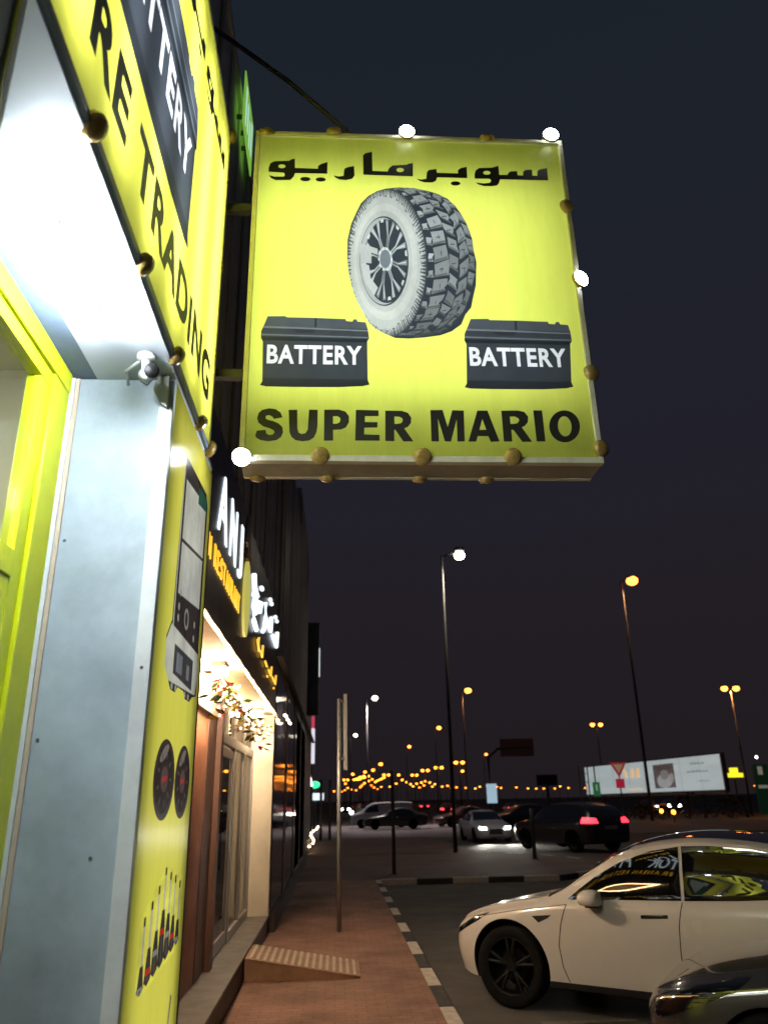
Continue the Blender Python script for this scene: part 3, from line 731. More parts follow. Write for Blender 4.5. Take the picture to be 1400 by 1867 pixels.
def word(s_, a, b2, top, bold=0.05):
    (xa, za), (xb, zb2) = S(*a), S(*b2); (xt, zt2) = S(*top)
    du = Vector((xb-xa, 0, zb2-za)); w_ = du.length; du.normalize(); dv = Vector((0, -1, 0)).cross(du)
    dv = Vector((-du.z, 0, du.x))
    o = text_obj(s_, 'lettering', (xa, BY-.0015, za), du, dv, w_, zt2-za, M['inkb'], None, bold); adopt(o, bs)
G5 = lambda p: S(420+p[0]/3.684, 560+p[1]/3.684)
G6 = lambda p: S(760+p[0]/3.684, 560+p[1]/3.684)
rot_ell = lambda cx, cy, rx, ry, a: [(cx+rx*math.cos(t)*math.cos(a)-ry*math.sin(t)*math.sin(a), cy+rx*math.cos(t)*math.sin(a)+ry*math.sin(t)*math.cos(a)) for t in [k*2*math.pi/36 for k in range(36)]]
GL = [
 (G5, [(170,855),(180,822),(238,818),(242,840),(262,852),(285,848),(297,835),(292,822),(265,808),(222,795),(190,770),(182,740),(192,708),(215,688),(262,678),(305,685),(335,705),(350,738),(292,748),(285,735),(262,722),(240,727),(238,742),(250,752),(290,762),(325,778),(348,800),(353,835),(340,865),(310,885),(255,892),(205,884),(178,868)], []),
 (G5, [(390,690),(447,690),(447,810),(455,838),(475,848),(500,843),(515,820),(525,690),(582,692),(580,800),(572,840),(555,872),(525,890),(480,895),(435,887),(408,865),(395,835)], []),
 (G5, [(625,692),(722,692),(765,705),(788,735),(788,775),(768,808),(735,822),(683,824),(683,893),(622,893)], [[(683,735),(712,735),(728,745),(732,758),(725,775),(708,783),(683,783)]]),
 (G5, [(835,695),(985,700),(985,738),(895,737),(893,775),(978,777),(976,812),(890,812),(888,855),(990,860),(990,898),(828,895)], []),
 (G5, [(1030,702),(1140,705),(1180,718),(1203,750),(1200,785),(1180,810),(1155,820),(1215,905),(1148,905),(1095,828),(1088,828),(1088,902),(1028,900)], [[(1090,742),(1125,744),(1143,755),(1145,770),(1135,785),(1110,790),(1090,790)]]),
 (G6, [(78,703),(160,703),(192,815),(225,705),(302,708),(304,910),(255,910),(253,765),(212,910),(172,908),(128,760),(132,908),(82,907)], []),
 (G6, [(392,710),(460,710),(537,913),(478,915),(462,878),(392,876),(380,912),(328,912)], [[(425,765),(450,836),(403,836)]]),
 (G6, [(553,712),(665,712),(708,722),(733,752),(730,790),(708,815),(688,822),(755,918),(690,918),(632,840),(618,838),(622,915),(566,914)], [[(610,752),(645,752),(668,765),(672,778),(660,795),(635,800),(613,800)]]),
 (G6, [(768,712),(828,714),(845,917),(786,917)], []),
 (G6, rot_ell(977, 820, 104, 105, .1), [rot_ell(978, 820, 46, 66, -.08)])]
for gset in (GL[:5], GL[5:]): adopt(flat([([g(p) for p in o], [[g(p) for p in h] for h in hs]) for g, o, hs in gset], 'lettering', lambda u, v: bf(u, v, .0015), M['inkb'], None), bs)
# box: frame and casing
fr = [(BX0-.012, BX1+.012, BZ0-.012, BZ0+.03), (BX0-.012, BX1+.012, BZ1-.018, BZ1+.012)]
for a in fr: P(MB().box(a[0], a[1], BY-.022, BY+.03, a[2], a[3], bev=0.004), 'frame', M['signframe'], bs)
P(MB().box(BX0-.012, BX0+.022, BY-.022, BY+.03, BZ0+.031, BZ1-.019, bev=0.004), 'frame', M['signframe'], bs)
P(MB().box(BX1-.022, BX1+.012, BY-.022, BY+.03, BZ0+.031, BZ1-.019, bev=0.004), 'frame', M['signframe'], bs)
cs = MB().box(BX0-.008, BX1+.008, BY+.031, BY+BD-.03, BZ0-.008, BZ0-.004).box(BX0-.008, BX1+.008, BY+.031, BY+BD-.03, BZ1+.004, BZ1+.008)
cs.box(BX0-.008, BX0-.004, BY+.031, BY+BD-.03, BZ0-.003, BZ1+.003).box(BX1+.004, BX1+.008, BY+.031, BY+BD-.03, BZ0-.003, BZ1+.003)
P(cs, 'casing', M['signback'], bs)
P(MB().box(BX0+.02, BX1-.02, BY+BD-.004, BY+BD, BZ0+.02, BZ1-.02), 'back_face', M['poster'], bs)
bfm = MB().box(BX0-.012, BX1+.012, BY+BD-.029, BY+BD+.006, BZ0-.012, BZ0+.02).box(BX0-.012, BX1+.012, BY+BD-.029, BY+BD+.006, BZ1-.02, BZ1+.012)
bfm.box(BX0-.012, BX0+.02, BY+BD-.029, BY+BD+.006, BZ0+.021, BZ1-.021).box(BX1-.02, BX1+.012, BY+BD-.029, BY+BD+.006, BZ0+.021, BZ1-.021)
P(bfm, 'back_frame', M['signframe'], bs)
lamps = [((485, 243), 0), ((610, 243), 0), ((745, 245), 1), ((895, 255), 0), ((1015, 251), 1), ((1042, 385), 0), ((1062, 520), 1), ((1077, 690), 0), ((1090, 825), 0),
         ((443, 832), 1), ((582, 833), 0), ((765, 837), 0), ((928, 840), 0)]
for (px, py), lit in lamps:
    u, v = S(px, py); up = 0
    if py < 300: n_ = (0, -1, .05) if lit else (0, -1, .7)
    elif py > 800 and px < 1060: n_ = (0, -1, -.9)
    else: n_ = (.45, -1, 0)
    amp((u, BY-.03, v), n_, 0.056 if not lit else 0.06, bs, bool(lit))
for x in (-.52, -.06, .55, 1.0): amp((x, BY+BD-.0, BZ0-.01), (0, .35, -1), 0.052, bs, False)
for (x, p) in ((-0.42, 44), (-0.10, 46), (0.22, 46), (0.54, 42), (0.86, 42), (1.18, 38), (1.50, 26)):
    panel_backlight((x, BY+BD-.02, 5.22), Matrix.Rotation(math.radians(-90), 3, 'X') @ Matrix.Identity(3), 0.2, 1.85, p*0.125, bs)
# arm and tie rod to the wall
P(MB().tube([(-1.02, BY+.14, 7.80), (-0.4, BY+.14, 7.24), (0.25, BY+.14, BZ1+.01)], 0.02, 10), 'tie_rod', M['dpole'], bs, True)
for zz in (4.5, 5.9): P(MB().box(-1.02, BX0-.014, BY+.10, BY+.16, zz, zz+.06), 'bracket', M['dpole'], bs)

# ---- small lit green sign high on the wall
gs = thing('green_wall_sign', 'narrow glowing green sign high on the wall behind the yellow box sign', 'sign', (-0.94, 6.0, 8.0))
P(MB().box(-0.945, -0.93, 5.78, 6.5, 8.12, 8.80, bev=0.004), 'sign_face', emit('green_face', (0.20, 0.48, 0.05), 0.8), gs)
for k in range(3): P(MB().box(-1.02, -0.946, 5.9+.2*k, 5.93+.2*k, 8.3, 8.34), 'bracket', M['dpole'], gs)
swl = MB()
for k in range(4): swl.box(-0.9295, -0.926, 5.88+k*.15, 5.94+k*.15, 8.22+.05*(k % 2), 8.7-.07*(k % 3))
P(swl, 'lettering', emit('pale_letter2', (0.5, 0.8, 0.75), 0.8), gs)

# ==================================================================
#  RESTAURANT
# ==================================================================
rest = thing('restaurant', 'restaurant front with terracotta wall, glass door and cream end wall, warmly lit', 'restaurant', (-1.4, 9, 0))
P(MB().box(-7, -1.33, 4.73, 9.10, 0.25, 3.2), 'wall', M['terra'], rest)
P(MB().box(-1.329, -1.318, 8.35, 8.918, 0.26, 3.19), 'dark_panel', M['terrad'], rest)
P(MB().box(-1.329, -1.26, 8.92, 9.10, 0.25, 3.19), 'door_post', M['terrad'], rest)
P(MB().box(-2.6, -1.40, 13.0, 13.1, 0.25, 3.2), 'wall', M['cream'], rest)
P(MB().box(-7, -1.0, 12.9, 13.1, 0.25, 3.2), 'end_wall', M['cream'], rest)
P(MB().box(-1.9, -1.0, 4.73, 12.898, 3.16, 3.2), 'soffit', M['cream'], rest)
# glazed front
al = M['alu']
P(MB().box(-1.37, -1.31, 9.101, 12.899, 2.50, 2.62, bev=.004), 'transom', al, rest)
P(MB().box(-1.37, -1.31, 9.101, 12.899, 3.08, 3.158, bev=.004), 'head_rail', al, rest)
P(MB().box(-1.37, -1.31, 10.62, 12.899, 0.251, 0.36, bev=.004), 'bottom_rail', al, rest)
for y in (10.60, 11.7, 12.83): P(MB().box(-1.37, -1.305, y, y+.07, 0.36, 2.50, bev=.004), 'mullion', al, rest)
for y in (9.85, 10.60, 11.7): P(MB().box(-1.37, -1.31, y, y+.05, 2.62, 3.08, bev=.004), 'mullion', al, rest)
tint = glass('restaurant_glass', (0.45, 0.48, 0.5), 0.08)
P(MB().box(-1.345, -1.339, 10.67, 12.83, 0.36, 2.50), 'window_pane', tint, rest)
P(MB().box(-1.345, -1.339, 9.101, 12.83, 2.62, 3.08), 'window_pane', tint, rest)
door = P(MB().box(-1.36, -1.32, 9.15, 9.24, 0.26, 2.46, bev=.004).box(-1.36, -1.32, 10.48, 10.57, 0.26, 2.46, bev=.004).box(-1.36, -1.32, 9.242, 10.478, 0.26, 0.40, bev=.004).box(-1.36, -1.32, 9.242, 10.478, 2.36, 2.46, bev=.004), 'door', al, rest)
def sub(mb, name, m, par, smooth=False):
    o = mb.build(name, m, None, smooth); return adopt(o, par)
sub(MB().box(-1.343, -1.337, 9.24, 10.48, 0.40, 2.36), 'pane', tint, door)
sub(MB().tube([(-1.32, 9.32, 1.15), (-1.27, 9.32, 1.15), (-1.27, 9.32, 1.75), (-1.32, 9.32, 1.75)], .014, 8), 'handle', M['chrome'], door)
ir = MB().poly([(-4, 9.1, .25), (-1.4, 9.1, .25), (-1.4, 12.89, .25), (-4, 12.89, .25)]).poly([(-4, 9.1, .25), (-4, 12.89, .25), (-4, 12.89, 3.2), (-4, 9.1, 3.2)]).poly([(-4, 9.1, 3.15), (-1.4, 9.1, 3.15), (-1.4, 12.89, 3.15), (-4, 12.89, 3.15)])
P(ir, 'room_wall', M['cream'], rest)
P(MB().box(-3.0, -2.7, 10.0, 12.0, 3.10, 3.14), 'ceiling_light', emit('warm_room_light', (1.0, 0.7, 0.42), 3), rest)
P(MB().box(-1.329, -1.30, 7.0, 9.10, 2.72, 3.155, bev=.004), 'sign_rail', M['cream'], rest)
# step
P(MB().box(-2.5, -1.0, 4.73, 13.1, 0.215, 0.25, bev=0.006), 'step_tread', M['stone'], rest)
P(MB().box(-2.5, -1.012, 4.73, 13.1, -.02, 0.214), 'step_riser', M['riser'], rest)

rs = thing('restaurant_sign', 'black restaurant fascia with white letters TORANJ, amber words and Arabic lettering', 'sign', (-1.1, 9, 3.2))
P(MB().box(-1.3, -1.0, 4.73, 13.1, 3.201, 4.87, bev=0.006), 'fascia_board', M['black'], rs)
RX = -0.998
spans = [('T', 4.76, 5.00), ('O', 5.02, 5.27), ('R', 5.30, 5.53), ('A', 6.12, 6.68), ('N', 6.88, 7.32), ('J', 7.50, 7.82)]
for ch, a, b2 in spans:
    zb = 4.0 if ch != 'J' else 3.98
    adopt(text_obj(ch, 'letter', (RX, a, zb), (0, 1, 0), (0, 0, 1), b2-a, 0.56 if ch != 'J' else .60, M['letterlit'], None, 0.0, 0.012), rs)
ls = 'IRANIAN RESTAURANT'; y = 4.82
for ch in ls:
    if ch != ' ':
        wch = 0.05 if ch == 'I' else 0.125
        adopt(text_obj(ch, 'letter', (RX, y, 3.64), (0, 1, 0), (0, 0, 1), wch, 0.19, M['amberlit'], None, 0.0, 0.01), rs)
        y += wch+.055
    else: y += 0.12
# emblem: spoon-like lemon drop
def rsf(u, v, o=0): return (RX+.004+o, u, v)
lemon = [(8.25+0.24*math.sin(a)*(1 if True else 1), 3.92+0.42*-math.cos(a)) for a in [k*2*math.pi/28 for k in range(28)]]
def slab(poly, name, m, th=.03):
    mb = MB().prism([(RX, u, v) for u, v in poly], (th, 0, 0)); return P(mb, name, m, rs)
slab(lemon, 'emblem', emit('emblem_yellow', (0.62, 0.56, 0.10), 0.75), .03)
slab([(8.12, 4.345), (8.40, 4.345), (8.36, 4.52), (8.30, 4.70), (8.22, 4.70), (8.15, 4.52)], 'emblem_neck', mat('emblem_brown', (0.28, 0.10, 0.06), .5), .03)
slab([(8.02, 4.50), (8.10, 4.72), (8.18, 4.86), (8.14, 4.66), (8.08, 4.46)], 'emblem_leaf', M['steel'], .035)
# arabic word toranj and small words
def stroke(pts, w_=0.05):
    mb = MB().tube([(RX+.03, u, v) for u, v in pts], w_, 8); return mb
ar = []
ar.append([(8.80, 4.36), (8.92, 4.20)]); ar.append([(8.86, 4.12), (9.00, 4.22), (9.25, 4.20), (9.00, 4.10), (8.90, 3.98), (8.98, 3.84), (9.30, 3.80)])
ar.append([(9.35, 4.16), (9.62, 4.10), (9.72, 4.24)]); ar.append([(9.72, 4.44), (9.80, 4.44)]); ar.append([(9.10, 3.97), (9.14, 3.97)])
ar.append([(10.35, 4.40), (10.45, 4.20), (10.3, 4.02), (10.1, 3.95)]); ar.append([(10.85, 4.24), (11.3, 4.20), (11.35, 4.42)])
ar.append([(11.05, 4.62), (11.10, 4.62)]); ar.append([(11.3, 4.62), (11.34, 4.62)])
ar.append([(11.7, 4.22), (12.5, 4.20), (12.6, 4.45)]); ar.append([(12.1, 4.6), (12.15, 4.6)]); ar.append([(12.4, 4.6), (12.44, 4.6)])
for a in ar: P(stroke(a, .03), 'letter', M['letterlit'], rs, True)
for a in ([(9.5, 3.72), (9.7, 3.62), (9.65, 3.78)], [(9.95, 3.66), (10.15, 3.62), (10.2, 3.78)], [(10.6, 3.64), (10.9, 3.62)], [(11.2, 3.62), (11.6, 3.60), (11.7, 3.74)], [(11.9, 3.62), (12.5, 3.60), (12.6, 3.75)], [(11.0, 3.5), (11.04, 3.5)], [(12.2, 3.5), (12.25, 3.5)]):
    P(stroke(a, .016), 'letter', M['amberlit'], rs, True)
lsx = thing('led_strip', 'warm glowing LED strip along the bottom edge of the black fascia', 'light', (-0.99, 9, 3.19))
P(MB().tube([(-0.992, 4.8+.2*k, 3.188+0.006*math.sin(k*1.7)) for k in range(42)], 0.012, 6), 'light_tube', M['warmled'], lsx)
P(MB().tube([(-1.25, 5.2+.3*k, 3.12-0.06*abs(math.sin(k*.55))) for k in range(26)], 0.009, 6), 'light_tube', M['warmled'], lsx)
dl = thing('ceiling_floodlight', 'bright warm floodlight under the restaurant canopy', 'light', (-1.17, 7.9, 3.15))
P(MB().box(-1.24, -1.10, 7.75, 8.05, 3.11, 3.157, bev=0.005), 'housing', M['whiteplastic'], dl)
P(MB().box(-1.23, -1.11, 7.76, 8.04, 3.055, 3.109, bev=.01), 'lens', emit('flood_lens', (1.0, 0.76, 0.52), 620), dl)
dl2 = copy_tree(dl); dl2.location = (-1.17, 11.9, 3.15); dl2['label'] = 'warm floodlight near the cream end wall under the canopy'
dl['group'] = dl2['group'] = 'floodlights under the restaurant canopy'
# garland
ga = thing('flower_garland', 'hanging garland of flowers, leaves and fairy lights under the canopy', 'garland', (-1.1, 10, 3.0))
lf, fw, fy, fa = MB(), MB(), MB(), MB()
for k in range(230):
    y = 7.3+5.3*random.random(); z = 3.03-0.10*abs(math.sin(y*2.2))-random.random()**2*0.33; x = -1.12+random.uniform(-.06, .07)
    a = random.random()*6.28; s_ = random.uniform(.03, .075)
    d1 = Vector((math.cos(a), math.sin(a), random.uniform(-.8, .2))).normalized(); d2 = d1.cross(Vector((random.random(), random.random(), 1))).normalized()
    p = Vector((x, y, z)); tgt = lf if k % 5 < 3 else (fw if k % 5 == 3 else fy)
    tgt.poly([p, p+d1*s_+d2*s_*.45, p+d1*s_*2, p+d1*s_-d2*s_*.45])
    if k % 3 == 0: fa.ball(p+Vector((.03, 0, .02)), 0.008, seg=6)
P(lf, 'foliage', M['leaf'], ga); P(fw, 'red_flower', M['flower'], ga); P(fy, 'yellow_flower', M['flower2'], ga); P(fa, 'fairy_lights', M['fairy'], ga)
for nm in ('foliage', 'red_flower', 'yellow_flower', 'fairy_lights'):
    for o in ga.children:
        if o.name.startswith(nm): o['kind'] = 'stuff'

# ramp
rm = thing('entrance_ramp', 'small wedge ramp with ribbed metal top leading up to the restaurant step', 'ramp', (-0.4, 10.2, 0))
y0, y1 = 9.72, 10.62
P(MB().prism([(-0.995, y0, 0.001), (0.28, y0, 0.001), (0.28, y0, 0.012), (-0.995, y0, 0.222)], (0, y1-y0, 0)), 'ramp_body', M['rampside'], rm)
sl = math.atan2(-.21, 1.275)
mt = Matrix.Translation((-0.995, 0, 0.224)) @ Matrix.Rotation(-sl, 4, 'Y')
P(MB().box(0, 1.292, y0-.008, y1+.008, 0.0, 0.006, m=mt), 'top_plate', M['rampside'], rm)
for k in range(16): P(MB().box(.04+k*.078, .075+k*.078, y0+.02, y1-.02, 0.0062, 0.014, m=mt, bev=.003), 'tread_strip', M['ramptop'], rm)

# ==================================================================
#  DARK BUILDING FURTHER ALONG
# ==================================================================
db = thing('dark_office_building', 'tall dark building with glass ground floor beyond the restaurant', 'building', (-3, 20, 0))
P(MB().box(-9, -1.02, 13.102, 20.5, -0.02, 9.3), 'wall', M['darkwall'], db)
P(MB().box(-9, -1.0, 20.502, 27.0, -0.02, 10.3), 'wall', M['wall'], db)
P(MB().box(-9, -1.04, 27.002, 34.0, -0.02, 8.0), 'wall', M['darkwall'], db)
bandm = [M['olive'], M['darkwall'], M['darkwall'], M['brownp'], M['darkwall']]
for i, y in enumerate(np.arange(13.3, 26.8, 0.9)):
    P(MB().box(-1.018, -0.99, y, y+.8, 4.21, 9.1 if y < 20 else 10.1), 'fin', bandm[i % 5], db)
gp = mat('dark_shop_glass', (0.01, 0.011, 0.014), 0.08, coat=0.5)
for i, y in enumerate(np.arange(13.3, 26.5, 3.3)):
    f_ = P(MB().box(-1.018, -1.0, y, y+2.7, 0.3, 3.9, bev=.003), 'window', gp, db)
    P(MB().box(-1.018, -0.99, y+2.75, y+3.25, 0.25, 4.15), 'pilaster', M['brownp'], db)
P(MB().box(-1.018, -0.92, 13.12, 27.0, -.02, 0.25), 'plinth', M['riser'], db)
P(MB().box(-1.018, -0.90, 13.12, 34.0, 4.16, 4.20), 'canopy', M['dpole'], db)
sg = thing('dark_wall_sign', 'dark projecting box sign with one thin white lit edge on the far building', 'sign', (-0.8, 27.5, 5))
P(MB().box(-1.0, -0.6, 27.0, 27.3, 4.6, 7.8, bev=.01), 'casing', M['darkwall'], sg)
P(MB().box(-0.598, -0.57, 27.05, 27.1, 5.9, 6.9), 'edge_light', emit('edge_light', (0.75, 0.85, 0.8), 1.1), sg)
fl_ = thing('string_lights', 'short string of tiny warm lights on the dark facade', 'light', (-0.94, 16, 3.3))
for k in range(6): P(MB().ball((-0.90, 14.0+k*.35, 3.27+.02*(k % 2)), .018, seg=6), 'bulb', M['fairy'], fl_)

# ==================================================================
#  POSTS AND LAMPS
# ==================================================================
sp = thing('sign_post', 'grey steel post with an edge-on sign plate standing in the pavement', 'sign post', (0.06, 13.0, 0))
P(MB().tube([(0.055, 13, 0), (0.055, 13, 3.42)], 0.034, 12), 'pole', M['steel'], sp, True)
P(MB().box(0.125, 0.185, 12.97, 13.03, 2.30, 3.50, bev=.005), 'sign_plate', M['steel'], sp)
for z in (2.45, 3.35): P(MB().box(0.05, 0.13, 12.955, 13.045, z, z+.05), 'clamp', M['dpole'], sp)
for k in range(6): P(MB().ball((0.055, 12.963, 2.40+.19*k), .011, seg=8), 'bolt', M['chrome'], sp)

def post(x, y, h, r, lab, plate=None):
    t_ = thing('post', lab, 'post', (x, y, 0))
    P(MB().tube([(x, y, -.02), (x, y, h)], r, 8), 'pole', M['dpole'], t_, True)
    P(MB().box(x-.09, x+.09, y-.09, y+.09, -.01, .02), 'base_plate', M['dpole'], t_)
    if plate: P(MB().box(x-.22, x+.22, y-.03, y-.01, h-.55, h, bev=.005), 'sign_plate', M['dpole'], t_)
    return t_
post(1.55, 22.3, 2.6, .05, 'dark thin post standing on the paved corner right of the steel sign post')
post(-0.75, 42.0, 2.9, .07, 'dark post at the pavement end nearest the building')
post(-0.30, 42.5, 2.9, .07, 'second dark post at the pavement end, right beside its twin')
post(6.35, 26.5, 1.5, .07, 'short dark post between the white car and the black car')

def lamp_proto(name, label, h, heads, m, pr=0.11, hs=0.5, arm=0.7, group=None, hh=.16):
    t_ = thing(name, label, 'street lamp', (0, 0, 0), 0, group)
    MB().tube([(0, 0, 0), (0, 0, h*.5), (0, 0, h)], [pr, pr*.8, pr*.5], 8).build('pole', M['steel'] if False else M['dpole'], t_, True)
    for sgn in heads:
        MB().tube([(0, 0, h-.05), (sgn*arm*.5, 0, h+.10), (sgn*arm, 0, h+.12)], pr*.4, 6).build('arm', M['dpole'], t_, True)
        hd = MB().box(sgn*arm-hs*.4, sgn*arm+hs*.4, -hs*.3, hs*.3, h+.20, h+.20+hh, bev=hh*.3).build('lamp_head', M['dpole'], t_)
        MB().ball((sgn*arm, 0, h+.02), hs*.45, (1, 1, .8), 12).build('lens', m, hd, True)
    return t_
G1 = 'street lamps beyond the parking lot'
l1 = lamp_proto('street_lamp', 'tall dark street lamp with white light at the edge of the paved corner', 11.4, (1,), M['mercury'], .08, .5, .75, None)
l1.location = (4.4, 30.6, 0)
l2 = lamp_proto('street_lamp', 'very tall orange street lamp rising in front of the lit billboard', 19.0, (1,), emit('deep_sodium_lamp', (1.0, 0.22, 0.03), 9), .14, 1.1, .95, None)
l2.location = (24.2, 62, 0)
single = lamp_proto('street_lamp', 'orange street lamp on a single arm above the dark lamp mast', 12, (1,), M['sodium'], .09, .75, .6, G1)
single.location = (12.6, 77.8, 0)
def place(p, x, y, lab, grp=G1):
    o = copy_tree(p); o.location = (x, y, 0); o['label'] = lab; o['group'] = grp; return o
place(single, 15.0, 120, 'orange street lamp second along the row left of the dark mast')
place(single, 14.3, 162.5, 'orange street lamp third and lowest of the large ones left of the mast')
place(single, 36.2, 195.7, 'single orange street lamp right of the double lamps, over the white car')
double = lamp_proto('street_lamp', 'double headed orange street lamp high at the right edge', 12, (-1, 1), M['sodium'], .11, .75, .62, G1)
double.location = (40.6, 78.4, 0)
place(double, 39.4, 118.2, 'double headed orange street lamp above the lit billboard')
wht = lamp_proto('street_lamp', 'small white street lamp just right of the steel sign post', 10, (1,), M['mercury'], .08, .5, .7, 'white street lamps along the side road')
wht.location = (2.6, 66.8, 0)
place(wht, 1.9, 106, 'smallest and lowest white street lamp beside the sign post', 'white street lamps along the side road')
far1 = [(694, 1393), (680, 1404), (665.5, 1407.5), (643, 1411.6), (629.5, 1429), (726.7, 1413), (721.8, 1429), (843, 1406), (775, 1424.5), (767.6, 1427), (759, 1429), (783, 1427), (787, 1434.5), (805, 1434.5), (831, 1435.8), (848, 1437), (865, 1438), (873.5, 1435), (887, 1433.5), (608, 1443), (710, 1434.5), (904, 1435), (912, 1437), (961, 1438), (976, 1438), (990, 1438), (1010, 1438), (1020, 1434), (1035, 1437), (1065, 1437), (940, 1436), (1375, 1433), (1396, 1428), (700, 1417.8), (696, 1420), (691.7, 1421.6), (688, 1423.7), (684, 1425.8), (664, 1428), (661, 1431), (658, 1433), (656, 1435.8), (639, 1440), (648, 1441), (715, 1419), (733, 1422), (741, 1426), (748, 1430), (752, 1434), (764, 1436), (772, 1432), (792, 1430), (815, 1433), (822, 1437), (676, 1432), (681, 1436), (688, 1439), (694, 1435), (672, 1424), (678, 1421), (633, 1437), (627, 1441), (621, 1444), (616, 1439)]
far2 = [(630.5, 1422), (649, 1421.6), (653, 1420.6), (658, 1418.6), (661, 1417), (667, 1415), (704, 1413), (755.5, 1413.4), (775, 1404.7), (799.7, 1399.5), (837, 1390)]
fs = lamp_proto('street_lamp', 'distant single orange street lamp glowing low near the horizon', 12, (1,), M['sodiumfar'], .14, 1.25, .7, 'distant orange street lamps near the horizon', .3)
fd = lamp_proto('street_lamp', 'distant double headed orange street lamp on the far highway', 12, (-1, 1), M['sodiumfar'], .14, 1.3, 1.0, 'distant double orange lamps on the highway', .3)
first = True
for lst, pr_ in ((far1, fs), (far2, fd)):
    for i, (px, py) in enumerate(lst):
        d = ray(px, py); tt = (12.1-H)/d.z if d.z > 0.001 else 900
        tt = min(tt, 950/d.y); x, y = tt*d.x, tt*d.y
        o = pr_ if i == 0 else copy_tree(pr_)
        zz = H+tt*d.z-12.1
        o.location = (x-(.7 if pr_ is fs else 0), y, zz if tt*d.y > 900 else 0)
        s_ = max(1.0, y/420)
        o.scale = (s_, s_, 1)

def lamp_light(x, y, z, col, e_, par, r=.25):
    l = bpy.data.lights.new('lamp_light', 'SPOT'); l.energy = e_; l.color = col; l.shadow_soft_size = r; l.spot_size = math.radians(150); l.spot_blend = .6
    o = bpy.data.objects.new('lamp_light', l); COL.objects.link(o)
    o.location = Vector((x, y, z))-par.location; o.parent = par
lamp_light(5.15, 30.6, 11.1, (1, .86, .68), 900, l1)
lamp_light(3.3, 66.8, 9.8, (1, .84, .8), 5200, wht)
lamp_light(25.2, 62, 18.7, (1, .5, .2), 4200, l2)
lamp_light(13.2, 77.8, 11.8, (1, .42, .12), 1500, single)
lamp_light(40.6, 78.4, 11.8, (1, .42, .12), 1500, double)

# ==================================================================
#  BILLBOARD AND ROAD SIGNS
# ==================================================================
bb = thing('billboard', 'long white lit billboard with a dark portrait picture beyond the road', 'billboard', (31, 82, 0))
p0, p1 = Vector((28.66, 92, 0)), Vector((34.2, 70, 0))
dirb = (p1-p0).normalized(); Lb = (p1-p0).length; nb = Vector((dirb.y, -dirb.x, 0))
if nb.y > 0: nb = -nb
def bbp(t, z, off=0): return p0+dirb*(t*Lb)+nb*off+Vector((0, 0, z))
def bpoly(pts, name, m, off):
    mb = MB(); mb.poly([bbp(t_, z, off) for t_, z in pts]); return P(mb, name, m, bb)
cv = Canvas(800, 200, (0.62, 0.72, 0.74))
for k in range(9): cv.poly([(k/8-.004, 0), (k/8+.001, 0), (k/8+.001, 1), (k/8-.004, 1)], (0.48, 0.56, 0.58))
bim = cv.image('billboard_print', .15)
bm_ = bpy.data.materials.new('billboard_face'); bm_.use_nodes = True
q = bm_.node_tree.nodes['Principled BSDF']; ti = bm_.node_tree.nodes.new('ShaderNodeTexImage'); ti.image = bim
bm_.node_tree.links.new(ti.outputs[0], q.inputs['Emission Color']); q.inputs['Emission Strength'].default_value = 0.5; bm_.node_tree.links.new(ti.outputs[0], q.inputs['Base Color'])
me = bpy.data.meshes.new('display_face')
me.from_pydata([bbp(0, 2.05), bbp(1, 2.2), bbp(1, 5.2), bbp(0, 4.98)], [], [(0, 1, 2, 3)]); uv = me.uv_layers.new(name='uv')
for l, u in zip(uv.data, ((0, 0), (1, 0), (1, 1), (0, 1))): l.uv = u
adopt(link('display_face', me, bm_), bb)
mb = MB().prism([bbp(-.01, 1.85, -.35), bbp(1.01, 1.98, -.35), bbp(1.01, 5.32, -.35), bbp(-.01, 5.08, -.35)], -nb*-.33)
P(mb, 'casing', M['dpole'], bb)
P(MB().prism([bbp(0, 1.72, -.2), bbp(1, 1.85, -.2), bbp(1, 2.1, -.2), bbp(0, 1.98, -.2)], nb*.24), 'lower_rail', M['steel'], bb)
pic = Canvas(200, 260, (0.05, 0.055, 0.06)); pic.ell(.5, .3, .36, .3, (0.33, 0.36, 0.37)); pic.ell(.52, .55, .2, .2, (0.16, 0.18, .19)); pic.ell(.85, .4, .1, .2, (.25, .27, .28)); pic.ell(.45, .85, .5, .1, (0.03, .03, .035))
pm2 = bpy.data.materials.new('portrait_face'); pm2.use_nodes = True; q = pm2.node_tree.nodes['Principled BSDF']; ti = pm2.node_tree.nodes.new('ShaderNodeTexImage'); ti.image = pic.image('portrait_print')
pm2.node_tree.links.new(ti.outputs[0], q.inputs['Emission Color']); q.inputs['Emission Strength'].default_value = .6
ta, tb2 = 0.565, 0.71
me = bpy.data.meshes.new('portrait_picture'); me.from_pydata([bbp(ta, 2.45, .02), bbp(tb2, 2.5, .02), bbp(tb2, 4.75, .02), bbp(ta, 4.68, .02)], [], [(0, 1, 2, 3)]); uv = me.uv_layers.new(name='uv')
for l, u in zip(uv.data, ((0, 0), (1, 0), (1, 1), (0, 1))): l.uv = u
adopt(link('portrait_picture', me, pm2), bb)
gm = emit('billboard_ink', (0.2, 0.23, 0.24), 0.6)
mb = MB()
rb = random.Random(5)
for z, ta_, tb_, hgt in ((4.45, .82, .90, .2), (3.75, .79, .92, .28), (2.95, .84, .92, .1)):
    tt = ta_
    while tt < tb_:
        w_ = rb.uniform(.008, .02); h2 = hgt*rb.uniform(.6, 1.3)
        mb.poly([bbp(tt, z, .02), bbp(tt+w_, z+.01, .02), bbp(tt+w_, z+.05+h2*.3, .02), bbp(tt+w_*.5, z+h2, .02), bbp(tt, z+h2*.6, .02)]); tt += w_*1.15
P(mb, 'lettering', gm, bb)
